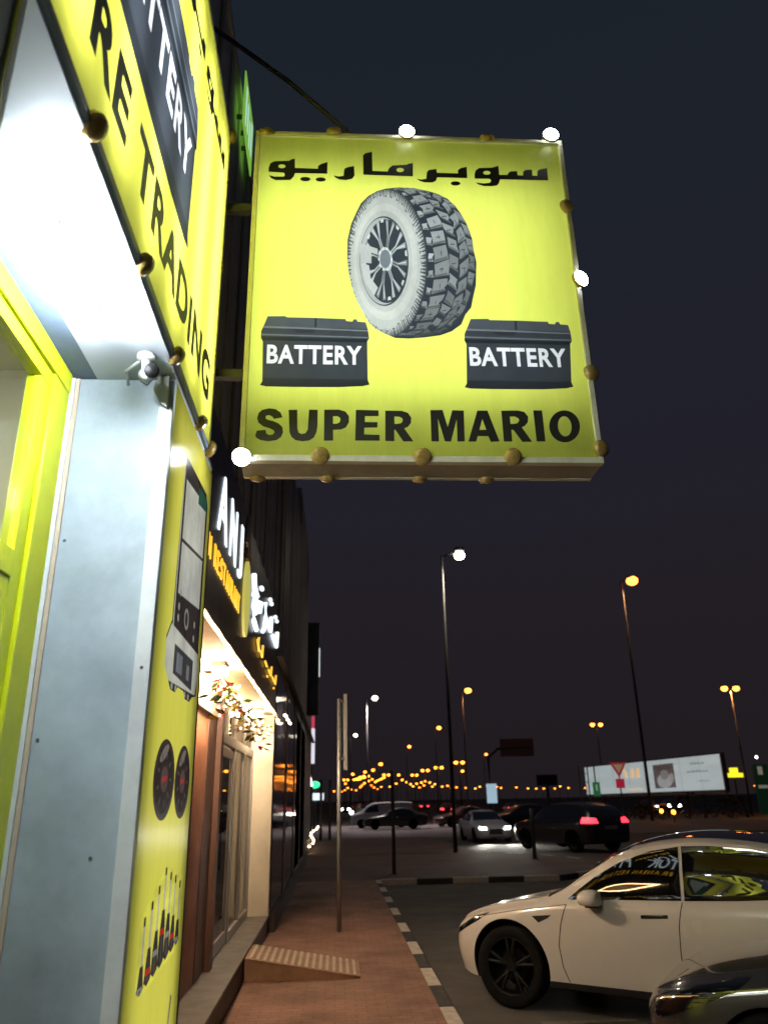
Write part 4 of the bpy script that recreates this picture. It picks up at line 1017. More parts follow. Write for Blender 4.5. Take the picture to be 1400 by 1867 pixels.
om = emit('billboard_orange', (0.85, 0.5, 0.2), 0.8)
P(MB().poly([bbp(.35, 3.6, .02), bbp(.37, 3.6, .02), bbp(.35, 4.5, .02), bbp(.33, 4.5, .02)]).poly([bbp(.43, 3.6, .02), bbp(.46, 3.6, .02), bbp(.46, 4.5, .02), bbp(.44, 4.5, .02)]).poly([bbp(.39, 3.6, .02), bbp(.41, 3.6, .02), bbp(.42, 4.5, .02), bbp(.40, 4.5, .02)]).poly([bbp(.36, 2.4, .02), bbp(.47, 2.4, .02), bbp(.47, 2.5, .02), bbp(.36, 2.5, .02)]), 'lettering', om, bb)
for tpos in (.15, .5, .85): P(MB().tube([bbp(tpos, -.1, -.3), bbp(tpos, 2.2, -.3)], .18, 8), 'leg', M['dpole'], bb)

ys = thing('yield_sign', 'red triangular give way sign above a red square plate in front of the billboard', 'road sign', (14.2, 40, 0))
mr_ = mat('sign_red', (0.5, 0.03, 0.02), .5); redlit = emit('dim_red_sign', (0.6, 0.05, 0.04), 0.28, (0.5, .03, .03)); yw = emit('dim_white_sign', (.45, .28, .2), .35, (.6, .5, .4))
P(MB().tube([(14.2, 40, -.1), (14.2, 40, 3.3)], .035, 8), 'pole', M['dpole'], ys)
P(MB().prism([(13.76, 39.95, 3.42), (14.62, 39.95, 3.42), (14.19, 39.95, 2.70)], (0, .02, 0)), 'triangle_plate', redlit, ys)
P(MB().prism([(13.93, 39.945, 3.33), (14.45, 39.945, 3.33), (14.19, 39.945, 2.90)], (0, .004, 0)), 'triangle_centre', yw, ys)
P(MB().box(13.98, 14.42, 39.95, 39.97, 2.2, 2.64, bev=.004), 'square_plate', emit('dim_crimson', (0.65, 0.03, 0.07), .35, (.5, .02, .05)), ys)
gs2 = thing('green_direction_sign', 'small dark green upright sign left of the give way sign before the billboard', 'road sign', (12.9, 40, 0))
P(MB().tube([(12.95, 40, -.1), (12.95, 40, 3.3)], .035, 8), 'pole', M['dpole'], gs2)
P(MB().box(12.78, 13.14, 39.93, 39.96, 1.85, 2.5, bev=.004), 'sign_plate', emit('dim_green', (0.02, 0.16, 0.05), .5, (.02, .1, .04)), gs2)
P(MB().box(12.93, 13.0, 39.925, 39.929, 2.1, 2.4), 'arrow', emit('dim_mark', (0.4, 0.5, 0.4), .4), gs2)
ld = thing('service_ladder', 'thin dark ladder mast standing before the left end of the billboard', 'ladder', (12.3, 40, 0))
P(MB().tube([(12.15, 40, -.1), (12.15, 40, 3.3)], .03, 6), 'rail', M['dpole'], ld)
P(MB().tube([(12.6, 40, -.1), (12.6, 40, 3.3)], .03, 6), 'rail', M['dpole'], ld)
for k in range(7): P(MB().tube([(12.15, 40, .5+.4*k), (12.6, 40, .5+.4*k)], .015, 6), 'rung', M['dpole'], ld)

ysg = thing('yellow_lit_sign', 'small bright yellow lit sign just right of the billboard', 'sign', (38.5, 78, 3.8))
P(MB().box(38.5, 40.2, 78, 78.2, 3.35, 3.75, bev=.03).box(38.95, 39.75, 78.0, 78.2, 3.76, 4.25, bev=.03), 'sign_face', emit('yellow_lit', (1.0, .85, .02), 1.2), ysg)
P(MB().tube([(39.3, 78.1, -.1), (39.3, 78.1, 3.34)], .08, 8), 'pole', M['dpole'], ysg)
tg = thing('green_totem', 'tall dim green totem sign at the far right', 'sign', (43, 80, 0))
P(MB().box(42.4, 43.9, 80, 80.3, -.1, 4.6, bev=.03), 'panel', emit('totem_green', (0.01, 0.06, 0.03), .12, (.004, .016, .01)), tg)
P(MB().box(42.8, 43.3, 79.96, 79.99, 3.6, 4.4).box(42.6, 43.6, 79.96, 79.99, 2.3, 2.6), 'symbol', emit('totem_mark', (.5, .7, .6), .15), tg)
P(MB().ball((43.0, 80.1, 5.3), .14, seg=8), 'lamp', emit('totem_lamp', (.9, .95, 1), 6), tg)
gan = thing('road_gantry', 'dark overhead direction sign gantry against the night sky', 'road sign', (33, 150, 0))
P(MB().box(31.0, 37.4, 150, 150.3, 9.2, 12.4, bev=.05), 'sign_panel', mat('gantry_dark', (0.30, 0.14, 0.10), .7), gan)
P(MB().tube([(28.6, 150.2, -.1), (28.6, 150.2, 9.0), (30.5, 150.2, 10.6), (37, 150.2, 10.8)], .25, 8), 'mast', M['dpole'], gan)
ds = thing('dark_billboard', 'small unlit dark billboard left of the lit billboard', 'billboard', (26, 95, 0))
P(MB().box(25.0, 27.6, 100, 100.3, 3.2, 4.5, bev=.03), 'panel', M['seam'], ds)
P(MB().tube([(26.3, 100.2, -.1), (26.3, 100.2, 3.19)], .2, 8), 'leg', M['dpole'], ds)
bl2 = thing('blue_lit_panel', 'small pale blue lit panel above the white car', 'sign', (15.5, 95, 0))
P(MB().box(14.9, 15.9, 80, 80.15, 1.4, 3.2, bev=.03), 'panel', emit('bluish', (.35, .6, .75), .7), bl2)
P(MB().tube([(15.4, 80.1, -.1), (15.4, 80.1, 1.4)], .06, 8), 'leg', M['dpole'], bl2)
# bits at the end of the pavement
ts = thing('lit_flag_sign', 'tilted white lit shop sign on a pale pole at the end of the building row', 'sign', (-1.3, 36, 0))
P(MB().tube([(-1.35, 36, -.02), (-1.35, 36, 3.2)], .16, 10), 'pole', M['whitetrim'], ts)
P(MB().prism([(-1.62, 36, 3.9), (-1.35, 36, 3.85), (-1.0, 36, 2.5), (-1.25, 36, 2.45)], (0, .15, 0)), 'lit_panel', emit('flag_panel', (.95, .97, 1), 3), ts)
tw = thing('red_white_tower_light', 'slim vertical red and white light on a far tower beyond the building row', 'light', (-1.5, 60, 0))
P(MB().tube([(-1.78, 60, -.1), (-1.78, 60, 4.4)], .1, 8), 'mast', M['dpole'], tw)
P(MB().tube([(-1.78, 60, 7.0), (-1.78, 60, 9.6)], .16, 8), 'red_tube', emit('crimson_tube', (.7, .05, .12), .8), tw)
P(MB().tube([(-1.78, 60, 4.5), (-1.78, 60, 6.98)], .2, 8), 'white_tube', emit('white_tube', (.75, .75, .85), 1.0), tw)
gl = thing('green_cross_sign', 'small bright green lit sign over a white panel at the pavement end', 'sign', (-1.3, 62, 0))
P(MB().ball((-1.6, 62, 3.05), .42, (1, .4, .6), 12), 'green_light', emit('green_light', (0.02, .8, .25), 2.0), gl)
P(MB().box(-2.2, -.9, 62, 62.1, 1.95, 2.45, bev=.02), 'white_panel', emit('white_panel', (.75, .88, .95), 1.2), gl)
P(MB().tube([(-1.6, 62.2, -.1), (-1.6, 62.2, 3)], .08, 8), 'pole', M['dpole'], gl)
sl2 = thing('ground_string_lights', 'string of tiny lights along the wall foot at the pavement end', 'light', (-1.4, 34, 0.5))
for k in range(9): P(MB().ball((-1.0+.12*math.sin(k), 32+k*1.2, 0.25+.05*k), .03, seg=6), 'bulb', M['fairy'], sl2)

# bushes
def bush(x, y, w, h, lab, n=140):
    t_ = thing('bush', lab, 'bush', (x, y, 0), 0, 'bushes below the billboard')
    mb = MB(); r_ = random.Random(int(x*10))
    for k in range(n):
        a = r_.random()*6.28; b_ = r_.random()*1.5; rr = r_.uniform(.75, 1.05)
        p = Vector((w*rr*math.cos(a)*math.cos(b_), w*.6*rr*math.sin(a)*math.cos(b_), h*rr*math.sin(b_)))
        s_ = r_.uniform(.12, .3); d1 = Vector((r_.uniform(-1, 1), r_.uniform(-1, 1), r_.uniform(-1, 1))).normalized(); d2 = d1.orthogonal().normalized()
        mb.poly([p-d1*s_, p+d2*s_*.6, p+d1*s_, p-d2*s_*.6])
    o = mb.build('foliage', M['bush'], t_); o['kind'] = 'stuff'
    MB().tube([(0, 0, -.1), (0, 0, h*.7)], .12, 6).build('trunk', M['terrad'], t_)
bush(30.2, 69, 2.3, 1.9, 'dark rounded bush below the middle of the billboard')
bush(33.5, 68, 1.8, 1.7, 'dark bush below the right part of the billboard')
bush(26.2, 69, 1.5, 1.2, 'low dark bush below the left part of the billboard')

# ==================================================================
#  CARS
# ==================================================================
def interp(xs, ys, x):
    # catmull-rom through the table
    n_ = len(xs)
    if x <= xs[0]: return ys[0]
    if x >= xs[-1]: return ys[-1]
    i = max(k for k in range(n_-1) if xs[k] <= x)
    t_ = (x-xs[i])/(xs[i+1]-xs[i])
    m0 = (ys[i+1]-ys[i-1])/(xs[i+1]-xs[i-1]) if i > 0 else (ys[1]-ys[0])/(xs[1]-xs[0])
    m1 = (ys[i+2]-ys[i])/(xs[i+2]-xs[i]) if i+2 < n_ else (ys[-1]-ys[-2])/(xs[-1]-xs[-2])
    h = xs[i+1]-xs[i]
    return (2*t_**3-3*t_**2+1)*ys[i]+(t_**3-2*t_**2+t_)*h*m0+(-2*t_**3+3*t_**2)*ys[i+1]+(t_**3-t_**2)*h*m1

#            u     zbot  ztop  zbelt wlow  wmid  wbelt wroof zroof
HATCH = [(0.00, 0.34, 0.60, 0.56, 0.30, 0.36, 0.32, 0.20, 0.59),
         (0.05, 0.27, 0.68, 0.62, 0.46, 0.54, 0.50, 0.36, 0.67),
         (0.18, 0.23, 0.77, 0.69, 0.66, 0.73, 0.69, 0.55, 0.76),
         (0.40, 0.21, 0.86, 0.77, 0.82, 0.88, 0.84, 0.66, 0.845),
         (0.80, 0.21, 0.95, 0.86, 0.905, 0.945, 0.91, 0.74, 0.935),
         (1.20, 0.21, 1.03, 0.93, 0.92, 0.955, 0.92, 0.80, 1.005),
         (1.42, 0.21, 1.14, 0.965, 0.92, 0.96, 0.92, 0.82, 1.075),
         (1.75, 0.21, 1.345, 0.99, 0.92, 0.96, 0.915, 0.79, 1.27),
         (2.10, 0.21, 1.515, 1.01, 0.92, 0.96, 0.91, 0.765, 1.435),
         (2.60, 0.21, 1.605, 1.03, 0.92, 0.96, 0.90, 0.745, 1.525),
         (3.10, 0.21, 1.60, 1.05, 0.92, 0.96, 0.895, 0.735, 1.52),
         (3.60, 0.21, 1.53, 1.08, 0.92, 0.96, 0.89, 0.725, 1.45),
         (4.05, 0.22, 1.40, 1.10, 0.91, 0.95, 0.87, 0.71, 1.32),
         (4.40, 0.24, 1.24, 1.08, 0.88, 0.92, 0.83, 0.68, 1.17),
         (4.62, 0.30, 1.12, 1.00, 0.82, 0.86, 0.78, 0.64, 1.06),
         (4.75, 0.42, 1.00, 0.90, 0.70, 0.76, 0.70, 0.55, 0.96)]
SEDAN = [(0.00, 0.34, 0.60, 0.56, 0.45, 0.52, 0.48, 0.3, 0.59), (0.06, 0.24, 0.68, 0.62, 0.62, 0.70, 0.66, 0.5, 0.67),
         (0.30, 0.20, 0.79, 0.72, 0.80, 0.86, 0.82, 0.62, 0.775), (0.80, 0.19, 0.88, 0.80, 0.86, 0.90, 0.87, 0.68, 0.865),
         (1.30, 0.19, 0.95, 0.86, 0.87, 0.91, 0.88, 0.70, 0.935), (1.55, 0.19, 1.06, 0.89, 0.87, 0.91, 0.88, 0.69, 1.01),
         (2.05, 0.19, 1.33, 0.92, 0.87, 0.91, 0.87, 0.60, 1.28), (2.50, 0.19, 1.44, 0.94, 0.87, 0.91, 0.865, 0.56, 1.385),
         (3.10, 0.19, 1.43, 0.96, 0.87, 0.91, 0.86, 0.56, 1.375), (3.60, 0.19, 1.30, 0.97, 0.87, 0.91, 0.855, 0.58, 1.24),
         (4.00, 0.20, 1.09, 0.98, 0.86, 0.90, 0.84, 0.64, 1.06), (4.35, 0.22, 1.04, 0.96, 0.84, 0.87, 0.81, 0.66, 1.02), (4.60, 0.30, 0.98, 0.88, 0.76, 0.80, 0.75, 0.6, 0.96), (4.70, 0.40, 0.85, 0.78, 0.66, 0.7, 0.66, 0.5, 0.83)]
SUV = [(0.00, 0.40, 0.80, 0.74, 0.55, 0.62, 0.58, 0.4, 0.79), (0.08, 0.30, 0.92, 0.84, 0.74, 0.80, 0.76, 0.6, 0.91), (0.35, 0.26, 1.04, 0.95, 0.88, 0.93, 0.89, 0.7, 1.03),
       (0.90, 0.26, 1.12, 1.02, 0.92, 0.96, 0.93, 0.74, 1.10), (1.30, 0.26, 1.18, 1.07, 0.92, 0.97, 0.93, 0.76, 1.16), (1.50, 0.26, 1.33, 1.09, 0.92, 0.97, 0.93, 0.75, 1.28),
       (1.95, 0.26, 1.66, 1.10, 0.92, 0.97, 0.925, 0.68, 1.60), (2.50, 0.26, 1.76, 1.11, 0.92, 0.97, 0.92, 0.66, 1.69), (3.60, 0.26, 1.75, 1.13, 0.92, 0.97, 0.92, 0.66, 1.68),
       (4.20, 0.27, 1.68, 1.15, 0.91, 0.96, 0.91, 0.67, 1.62), (4.50, 0.30, 1.50, 1.14, 0.90, 0.94, 0.89, 0.70, 1.45), (4.70, 0.36, 1.22, 1.10, 0.86, 0.90, 0.86, 0.70, 1.19), (4.78, 0.5, 1.0, 0.95, 0.78, 0.82, 0.78, 0.6, 0.98)]
VAN = [(0.00, 0.38, 0.80, 0.74, 0.55, 0.62, 0.58, 0.4, 0.79), (0.10, 0.28, 0.95, 0.86, 0.74, 0.78, 0.75, 0.6, 0.93), (0.45, 0.24, 1.10, 0.98, 0.84, 0.88, 0.85, 0.72, 1.08),
       (0.85, 0.24, 1.30, 1.05, 0.86, 0.90, 0.87, 0.74, 1.25), (1.35, 0.24, 1.68, 1.08, 0.86, 0.90, 0.87, 0.68, 1.60), (1.80, 0.24, 1.82, 1.10, 0.86, 0.90, 0.87, 0.68, 1.75),
       (3.00, 0.24, 1.85, 1.12, 0.86, 0.90, 0.87, 0.70, 1.79), (4.20, 0.26, 1.83, 1.12, 0.86, 0.89, 0.87, 0.72, 1.78), (4.40, 0.34, 1.78, 1.1, 0.84, 0.87, 0.85, 0.72, 1.72)]

def body_bm(tab, ns=64, fine=1):
    cols = list(zip(*tab)); xs = cols[0]
    L0, L1 = xs[0], xs[-1]
    us = [L0+(L1-L0)*(0.5-0.5*math.cos(math.pi*k/(ns-1)))*1.0 for k in range(ns)]
    us = [0.5*a+0.5*(L0+(L1-L0)*k/(ns-1)) for k, a in enumerate(us)]
    bm = bmesh.new(); rings = []
    for u in us:
        zb, zt, zl, w0, wm, wb, wr, zr = [interp(xs, cols[k], u) for k in range(1, 9)]
        zm = zb+(zl-zb)*.62
        half = [(0, zb), (w0*.6, zb), (w0*.94, zb+.012), (w0, zb+.06), (w0*.4+wm*.6, zb+(zm-zb)*.55), (wm, zm), (wm-.004, zm+(zl-zm)*.4), (wb*.35+wm*.65, zm+(zl-zm)*.8), (wb, zl),
                (wb*.9+wr*.1-.01, zl+(zr-zl)*.10+.012), (wb*.5+wr*.5, zl+(zr-zl)*.52), (wr*.9+wb*.1, zl+(zr-zl)*.88), (wr, zr), (wr*.86, zr+(zt-zr)*.38), (wr*.55, zr+(zt-zr)*.78), (wr*.25, zr+(zt-zr)*.95), (0, zt)]
        if fine > 1:                                  # densify with catmull-rom
            tt = list(range(len(half))); hx = [p[0] for p in half]; hz = [p[1] for p in half]
            half = [(interp(tt, hx, k/fine), interp(tt, hz, k/fine)) for k in range((len(half)-1)*fine+1)]
        pts = [(p[0], p[1]) for p in half]+[(-p[0], p[1]) for p in half[-2:0:-1]]
        rings.append([bm.verts.new((u, w, z)) for w, z in pts])
    for a, b_ in zip(rings, rings[1:]):
        n_ = len(a)
        for k in range(n_): bm.faces.new((a[k], a[(k+1) % n_], b_[(k+1) % n_], b_[k]))
    bm.faces.new(rings[0][::-1]); bm.faces.new(rings[-1])
    bmesh.ops.recalc_face_normals(bm, faces=bm.faces)
    return bm

def tmp_obj(bm):
    me = bpy.data.meshes.new('tmp'); bm.to_mesh(me); o = bpy.data.objects.new('tmp', me); COL.objects.link(o); return o
def boolean(a, cutters, op):
    for c_ in cutters:
        md = a.modifiers.new('b', 'BOOLEAN'); md.operation = op; md.object = c_; md.solver = 'EXACT'
    dg = bpy.context.evaluated_depsgraph_get(); me = bpy.data.meshes.new_from_object(a.evaluated_get(dg)); a.modifiers.clear()
    return me
def prism_obj(poly, axis, a, b_):
    """poly in plane: axis 'w': (u,z) extruded over w; 'u': (w,z) over u; 'z': (u,w) over z"""
    f = {'w': lambda p, t_: (p[0], t_, p[1]), 'u': lambda p, t_: (t_, p[0], p[1]), 'z': lambda p, t_: (p[0], p[1], t_)}[axis]
    mb = MB().prism([f(p, a) for p in poly], Vector(f(poly[0], b_))-Vector(f(poly[0], a)))
    return tmp_obj(mb.bm)
def decal(src_bm, off, poly, axis, a, b_, name, m, par, smooth=True, label=None):
    bm = src_bm.copy()
    bm.normal_update()
    for v in bm.verts: v.co += v.normal*off
    o = tmp_obj(bm); bm.free(); c_ = prism_obj(poly, axis, a, b_)
    me = boolean(o, [c_], 'INTERSECT')
    bpy.data.objects.remove(o); bpy.data.objects.remove(c_)
    if not me.polygons: return None
    if smooth: smooth_by_angle(me, 40)
    me.materials.clear()
    return link(name, me, m, par, label=label)

def wheel(par, u, w, r, side, spokes=5, steer=0, detail=1):
    """wheel thing part at (u, w); side -1 = near side outward"""
    e_ = bpy.data.objects.new('wheel', None)
    m = Matrix.Translation((u, w, r)) @ Matrix.Rotation(math.radians(steer), 4, 'Z') @ Matrix.Rotation(math.radians(90 if side < 0 else -90), 4, 'X')
    n_ = 40 if detail else 16
    ri = r*.72
    ty = MB().lathe([(ri*.98, -.10), (r*.93, -.115), (r*.985, -.095), (r, -.06), (r, .06), (r*.985, .095), (r*.93, .115), (r*.80, .112), (ri*.99, .095)], m, n_).build('wheel', M['rubber'], par, True)
    rm_ = MB().lathe([(ri*.99, .095), (ri*.965, .10), (ri*.93, .07), (ri*.90, -.04), (0, -.05)], m, n_).build('rim', M['rimdark'], ty, True)
    if detail:
        sp_ = MB()
        for k in range(spokes):
            for dd in (-.13, .13):
                a = k*2*math.pi/spokes+.3
                p0_ = Vector((math.cos(a)*r*.14, math.sin(a)*r*.14, .055)); p1_ = Vector((math.cos(a+dd)*ri*.5, math.sin(a+dd)*ri*.5, .075)); p2_ = Vector((math.cos(a+dd*1.3)*ri*.97, math.sin(a+dd*1.3)*ri*.97, .075))
                sp_.tube([m @ p0_, m @ p1_, m @ p2_], [.022, .018, .016], 6)
        sp_.lathe([(0, .085), (.05, .083), (.06, .05)], m, 16)
        for k in range(5):
            a = k*2*math.pi/5; q_ = m @ Matrix.Translation((math.cos(a)*.043*1.6, math.sin(a)*.043*1.6, .065))
            sp_.lathe([(0, .012), (.011, .01), (.013, -.01)], q_, 8)
        sp_.build('spoke', M['rimdark'], ty)
        MB().lathe([(0, .0), (.15, .0), (.15, -.02), (0, -.02)], m, 24).build('brake_disc', M['rimdark'], ty)
    return ty

def paint(name, col, rough=0.35, metal=0.0, coat=0.6):
    m = mat(name, col, rough, metal, var=0.04, vs=2, coat=coat); return m

def make_car(name, label, tab, pm_, loc, rot, s=1.0, detail=0, axles=(0.84, 3.73), r=0.35, windows=None, front=None, rear=None, sz=1.0, hw=.93, wellr=.40, group=None, windscreen=None, extra=None, ns=None, steer=0):
    root = thing(name, label, 'car', loc, rot, group)
    root.scale = (s, s, sz)
    bm = body_bm(tab, ns or (72 if detail else 30), 2 if detail else 1)
    cut = []
    for u in axles:
        for sd in (-1, 1):
            mb = MB().lathe([(0, -.02), (wellr, -.02), (wellr, .5), (0, .5)], Matrix.Translation((u, sd*(hw-.27), r)) @ Matrix.Rotation(math.radians(-90*sd), 4, 'X'), 48 if detail else 20)
            bmesh.ops.recalc_face_normals(mb.bm, faces=mb.bm.faces); cut.append(tmp_obj(mb.bm))
    o = tmp_obj(bm); me = boolean(o, cut, 'DIFFERENCE')
    for c_ in cut: bpy.data.objects.remove(c_)
    bpy.data.objects.remove(o)
    # wheel well faces dark
    me.materials.clear(); me.materials.append(pm_); me.materials.append(M['plastic'])
    for p in me.polygons:
        p.material_index = 0; p.use_smooth = True
        c_ = p.center
        for u in axles:
            dd = math.hypot(c_.x-u, c_.z-r)
            if dd < wellr+.012 and abs(c_.y) < hw-.03 and c_.z > .2:
                nrm_r = abs(p.normal.x*(c_.x-u)+p.normal.z*(c_.z-r))/max(dd, 1e-4)
                if nrm_r > .75 and abs(p.normal.y) < .5 and dd > wellr-.03 or (abs(p.normal.y) > .9 and abs(c_.y) < hw-.2): p.material_index = 1
    smooth_by_angle(me, 32)
    link('body', me, None, root)
    for u in axles:
        for sd in (-1, 1): wheel(root, u, sd*(hw-.115), r, sd, detail=detail, steer=(steer if u == axles[0] else 0))
    D = lambda off, poly, axis, a, b_, nm, m, lab=None: decal(bm, off, poly, axis, a, b_, nm, m, root, label=lab)
    for poly in windows or []:
        D(.004, poly, 'w', -1.2, -.3, 'side_window', M['carglass']); D(.004, poly, 'w', .3, 1.2, 'side_window', M['carglass'])
    for poly, a, b_ in windscreen or []:
        D(.0035, poly, 'u', a, b_, 'windscreen', M['carglass'])
    for poly, a, b_, m, nm in front or []: D(.006, poly, 'u', a, b_, nm, m)
    if extra: extra(D, root)
    bm.free()
    return root

# ---- the near white car
white = paint('pearl_white_paint', (0.72, 0.68, 0.62), 0.25)
mirror_done = []
def near_extra(D, root):
    sil = [(0.30, .20), (.52, .20), (.52, .245), (1.25, .25), (1.25, .20), (3.3, .2), (3.3, .29), (1.28, .29)]
    D(.008, [(1.24, .15), (3.33, .15), (3.33, .285), (1.27, .285)], 'w', -1.2, -.6, 'sill_cladding', M['plastic'])
    D(.008, [(1.24, .15), (3.33, .15), (3.33, .285), (1.27, .285)], 'w', .6, 1.2, 'sill_cladding', M['plastic'])
    # seams: front door front edge, between doors, rear door rear edge
    def seamline(pts, w_=.0045):
        for (a, b_) in zip(pts, pts[1:]):
            d = Vector((b_[0]-a[0], b_[1]-a[1])).normalized(); n_ = Vector((-d.y, d.x))*w_
            D(.0012, [(a[0]+n_.x, a[1]+n_.y), (b_[0]+n_.x, b_[1]+n_.y), (b_[0]-n_.x, b_[1]-n_.y), (a[0]-n_.x, a[1]-n_.y)], 'w', -1.2, -.5, 'door_seam', M['seam'])
    seamline([(1.50, .965), (1.44, .80), (1.40, .60), (1.42, .42), (1.47, .29)])
    seamline([(2.62, 1.03), (2.58, .85), (2.56, .60), (2.575, .29)])
    seamline([(3.62, 1.07), (3.60, .9), (3.50, .72), (3.36, .55), (3.28, .29)])
    seamline([(1.50, .965), (1.25, .925), (.95, .885), (.62, .825), (.42, .775)], .003)
    for u in (2.24, 3.40):
        z = .90 if u < 3 else .93
        D(.003, [(u-.005, z-.018), (u+.245, z-.004), (u+.245, z+.026), (u+.02, z+.012), (u-.005, z+.004)], 'w', -1.2, -.5, 'door_handle', M['seam'])
        D(.012, [(u+.0, z+.0), (u+.20, z+.012), (u+.20, z+.024), (u+.0, z+.014)], 'w', -1.2, -.5, 'door_handle', M['chrome'])
    D(.004, [(1.13, .845), (1.34, .865), (1.30, .835), (1.20, .79)], 'w', -1.2, -.5, 'fender_vent', M['seam'])
    hl = [(.06, .60), (.16, .655), (.44, .80), (.62, .845), (.50, .77), (.24, .645), (.09, .575)]
    D(.004, hl, 'w', -1.2, -.3, 'headlight', M['carglass']); D(.004, hl, 'w', .3, 1.2, 'headlight', M['carglass'])
    # roof glass
    D(.003, [(-.60, 1.2), (.60, 1.2), (.60, 1.7), (-.60, 1.7)], 'u', 2.16, 3.9, 'roof_glass', M['carglass'])
    # chrome-less black trim under windows
    # mirrors
    for sd in (-1, 1):
        mb = MB()
        bmesh.ops.create_uvsphere(mb.bm, u_segments=24, v_segments=16, radius=1, matrix=Matrix.Translation((1.80, sd*1.045, 1.035)) @ Matrix.Diagonal((.135, .115, .085, 1)))
        for v in mb.bm.verts:
            if v.co.z < 0.985: v.co.z = .985+(v.co.z-.985)*.15
            if v.co.x > 1.88: v.co.x = 1.88
        mi = mb.build('side_mirror', white, root, True)
        MB().box(1.72, 1.86, min(sd*.88, sd*1.02), max(sd*.88, sd*1.02), .955, .985, bev=.01).build('mirror_foot', M['plastic'], mi)
    # wheel arch lips
    for u in (.84, 3.73):
        for sd in (-1, 1):
            pts = [(u+.402*math.cos(a), sd*(.93+(-.0)), .35+.402*math.sin(a)) for a in [math.radians(-18+k*12) for k in range(19)]]
WIN = [[(1.50, 1.005), (1.62, 1.10), (1.80, 1.225), (2.05, 1.355), (2.35, 1.455), (2.61, 1.497), (2.61, 1.045), (2.1, 1.03)],
       [(2.64, 1.045), (2.64, 1.50), (2.9, 1.508), (3.25, 1.485), (3.6, 1.41), (3.6, 1.10), (3.1, 1.065)],
       [(3.64, 1.10), (3.64, 1.40), (3.95, 1.285), (4.15, 1.18), (3.95, 1.125)]]
th = math.radians(-37.5); s_, szz = 1.0, 1.0
dv = Vector((math.cos(th), math.sin(th))); nv = Vector((math.sin(th), -math.cos(th)))
org = Vector((1.7525, 8.759))-dv*.84-nv*.93
near = make_car('white_car', 'white electric hatchback with dark windows parked facing the pavement', HATCH, white, (org.x, org.y, -.13), th, s_, detail=1, windows=WIN, windscreen=[([(-.84, .96), (.84, .96), (.70, 1.56), (-.70, 1.56)], 1.28, 2.12)], sz=szz, extra=near_extra, wellr=.435, r=.368)
near['category'] = 'car'

# ---- dark grey car at the corner
grey = paint('dark_grey_paint', (0.075, 0.07, 0.065), 0.2, .5, 1.0)
def grey_extra(D, root):
    hl = [(.06, .56), (.14, .66), (.40, .765), (.75, .84), (.62, .75), (.25, .60), (.10, .545)]
    D(.004, hl, 'w', -1.2, -.2, 'headlight', M['carglass']); D(.004, hl, 'w', .2, 1.2, 'headlight', M['carglass'])
    MB().ball((.30, .69, .66), .035, seg=10).build('headlight_lens', M['chrome'], root, True)
make_car('grey_car', 'dark grey car with glossy bonnet, only its front corner showing beside the white car', SEDAN, grey, (2.50, 6.66, -.13), math.radians(-33), 1.0, detail=1, windows=[[(1.75, .93), (2.1, 1.18), (2.5, 1.33), (3.1, 1.33), (3.6, 1.15), (3.75, 1.0)]], windscreen=[([(-.75, .9), (.75, .9), (.6, 1.4), (-.6, 1.4)], 1.45, 2.1)], extra=grey_extra, hw=.90, wellr=.37, r=.33, axles=(.84, 3.6))

# ---- white sedan with headlights on, facing us
wp = paint('white_paint_far', (0.55, 0.56, 0.62), .35)
def wfe(D, root):
    for sd in (-1, 1):
        D(.01, [(sd*.42, .60), (sd*.74, .62), (sd*.76, .72), (sd*.45, .69)][::1 if sd > 0 else -1], 'u', -.2, .6, 'headlight', M['headlight'])
    D(.01, [(-.34, .38), (.34, .38), (.28, .62), (-.28, .62)], 'u', -.2, .5, 'grille', M['plastic'])
SW = [[(1.75, .93), (2.1, 1.18), (2.5, 1.33), (3.1, 1.33), (3.6, 1.15), (3.75, 1.0)]]
wsc = [([(-.72, .97), (.72, .97), (.58, 1.36), (-.58, 1.36)], 1.4, 2.3)]
wc = make_car('white_sedan', 'white sedan driving toward the camera with both headlights on', SEDAN, wp, (7.5, 38.6, -.13), math.radians(93), 1.0, windows=SW, windscreen=wsc, extra=wfe, hw=.90, wellr=.37, r=.33, axles=(.84, 3.6))
for sd in (-1, 1):
    l = bpy.data.lights.new('headlight_beam', 'SPOT'); l.energy = 700; l.spot_size = math.radians(55); l.spot_blend = .8; l.shadow_soft_size = .06; l.color = (1, .97, .86)
    o = bpy.data.objects.new('headlight_beam', l); COL.objects.link(o); o.parent = wc; o.location = (-.06, sd*.6, .64)
    o.rotation_euler = Vector((-1, sd*.05, -.30)).to_track_quat('-Z', 'Y').to_euler()
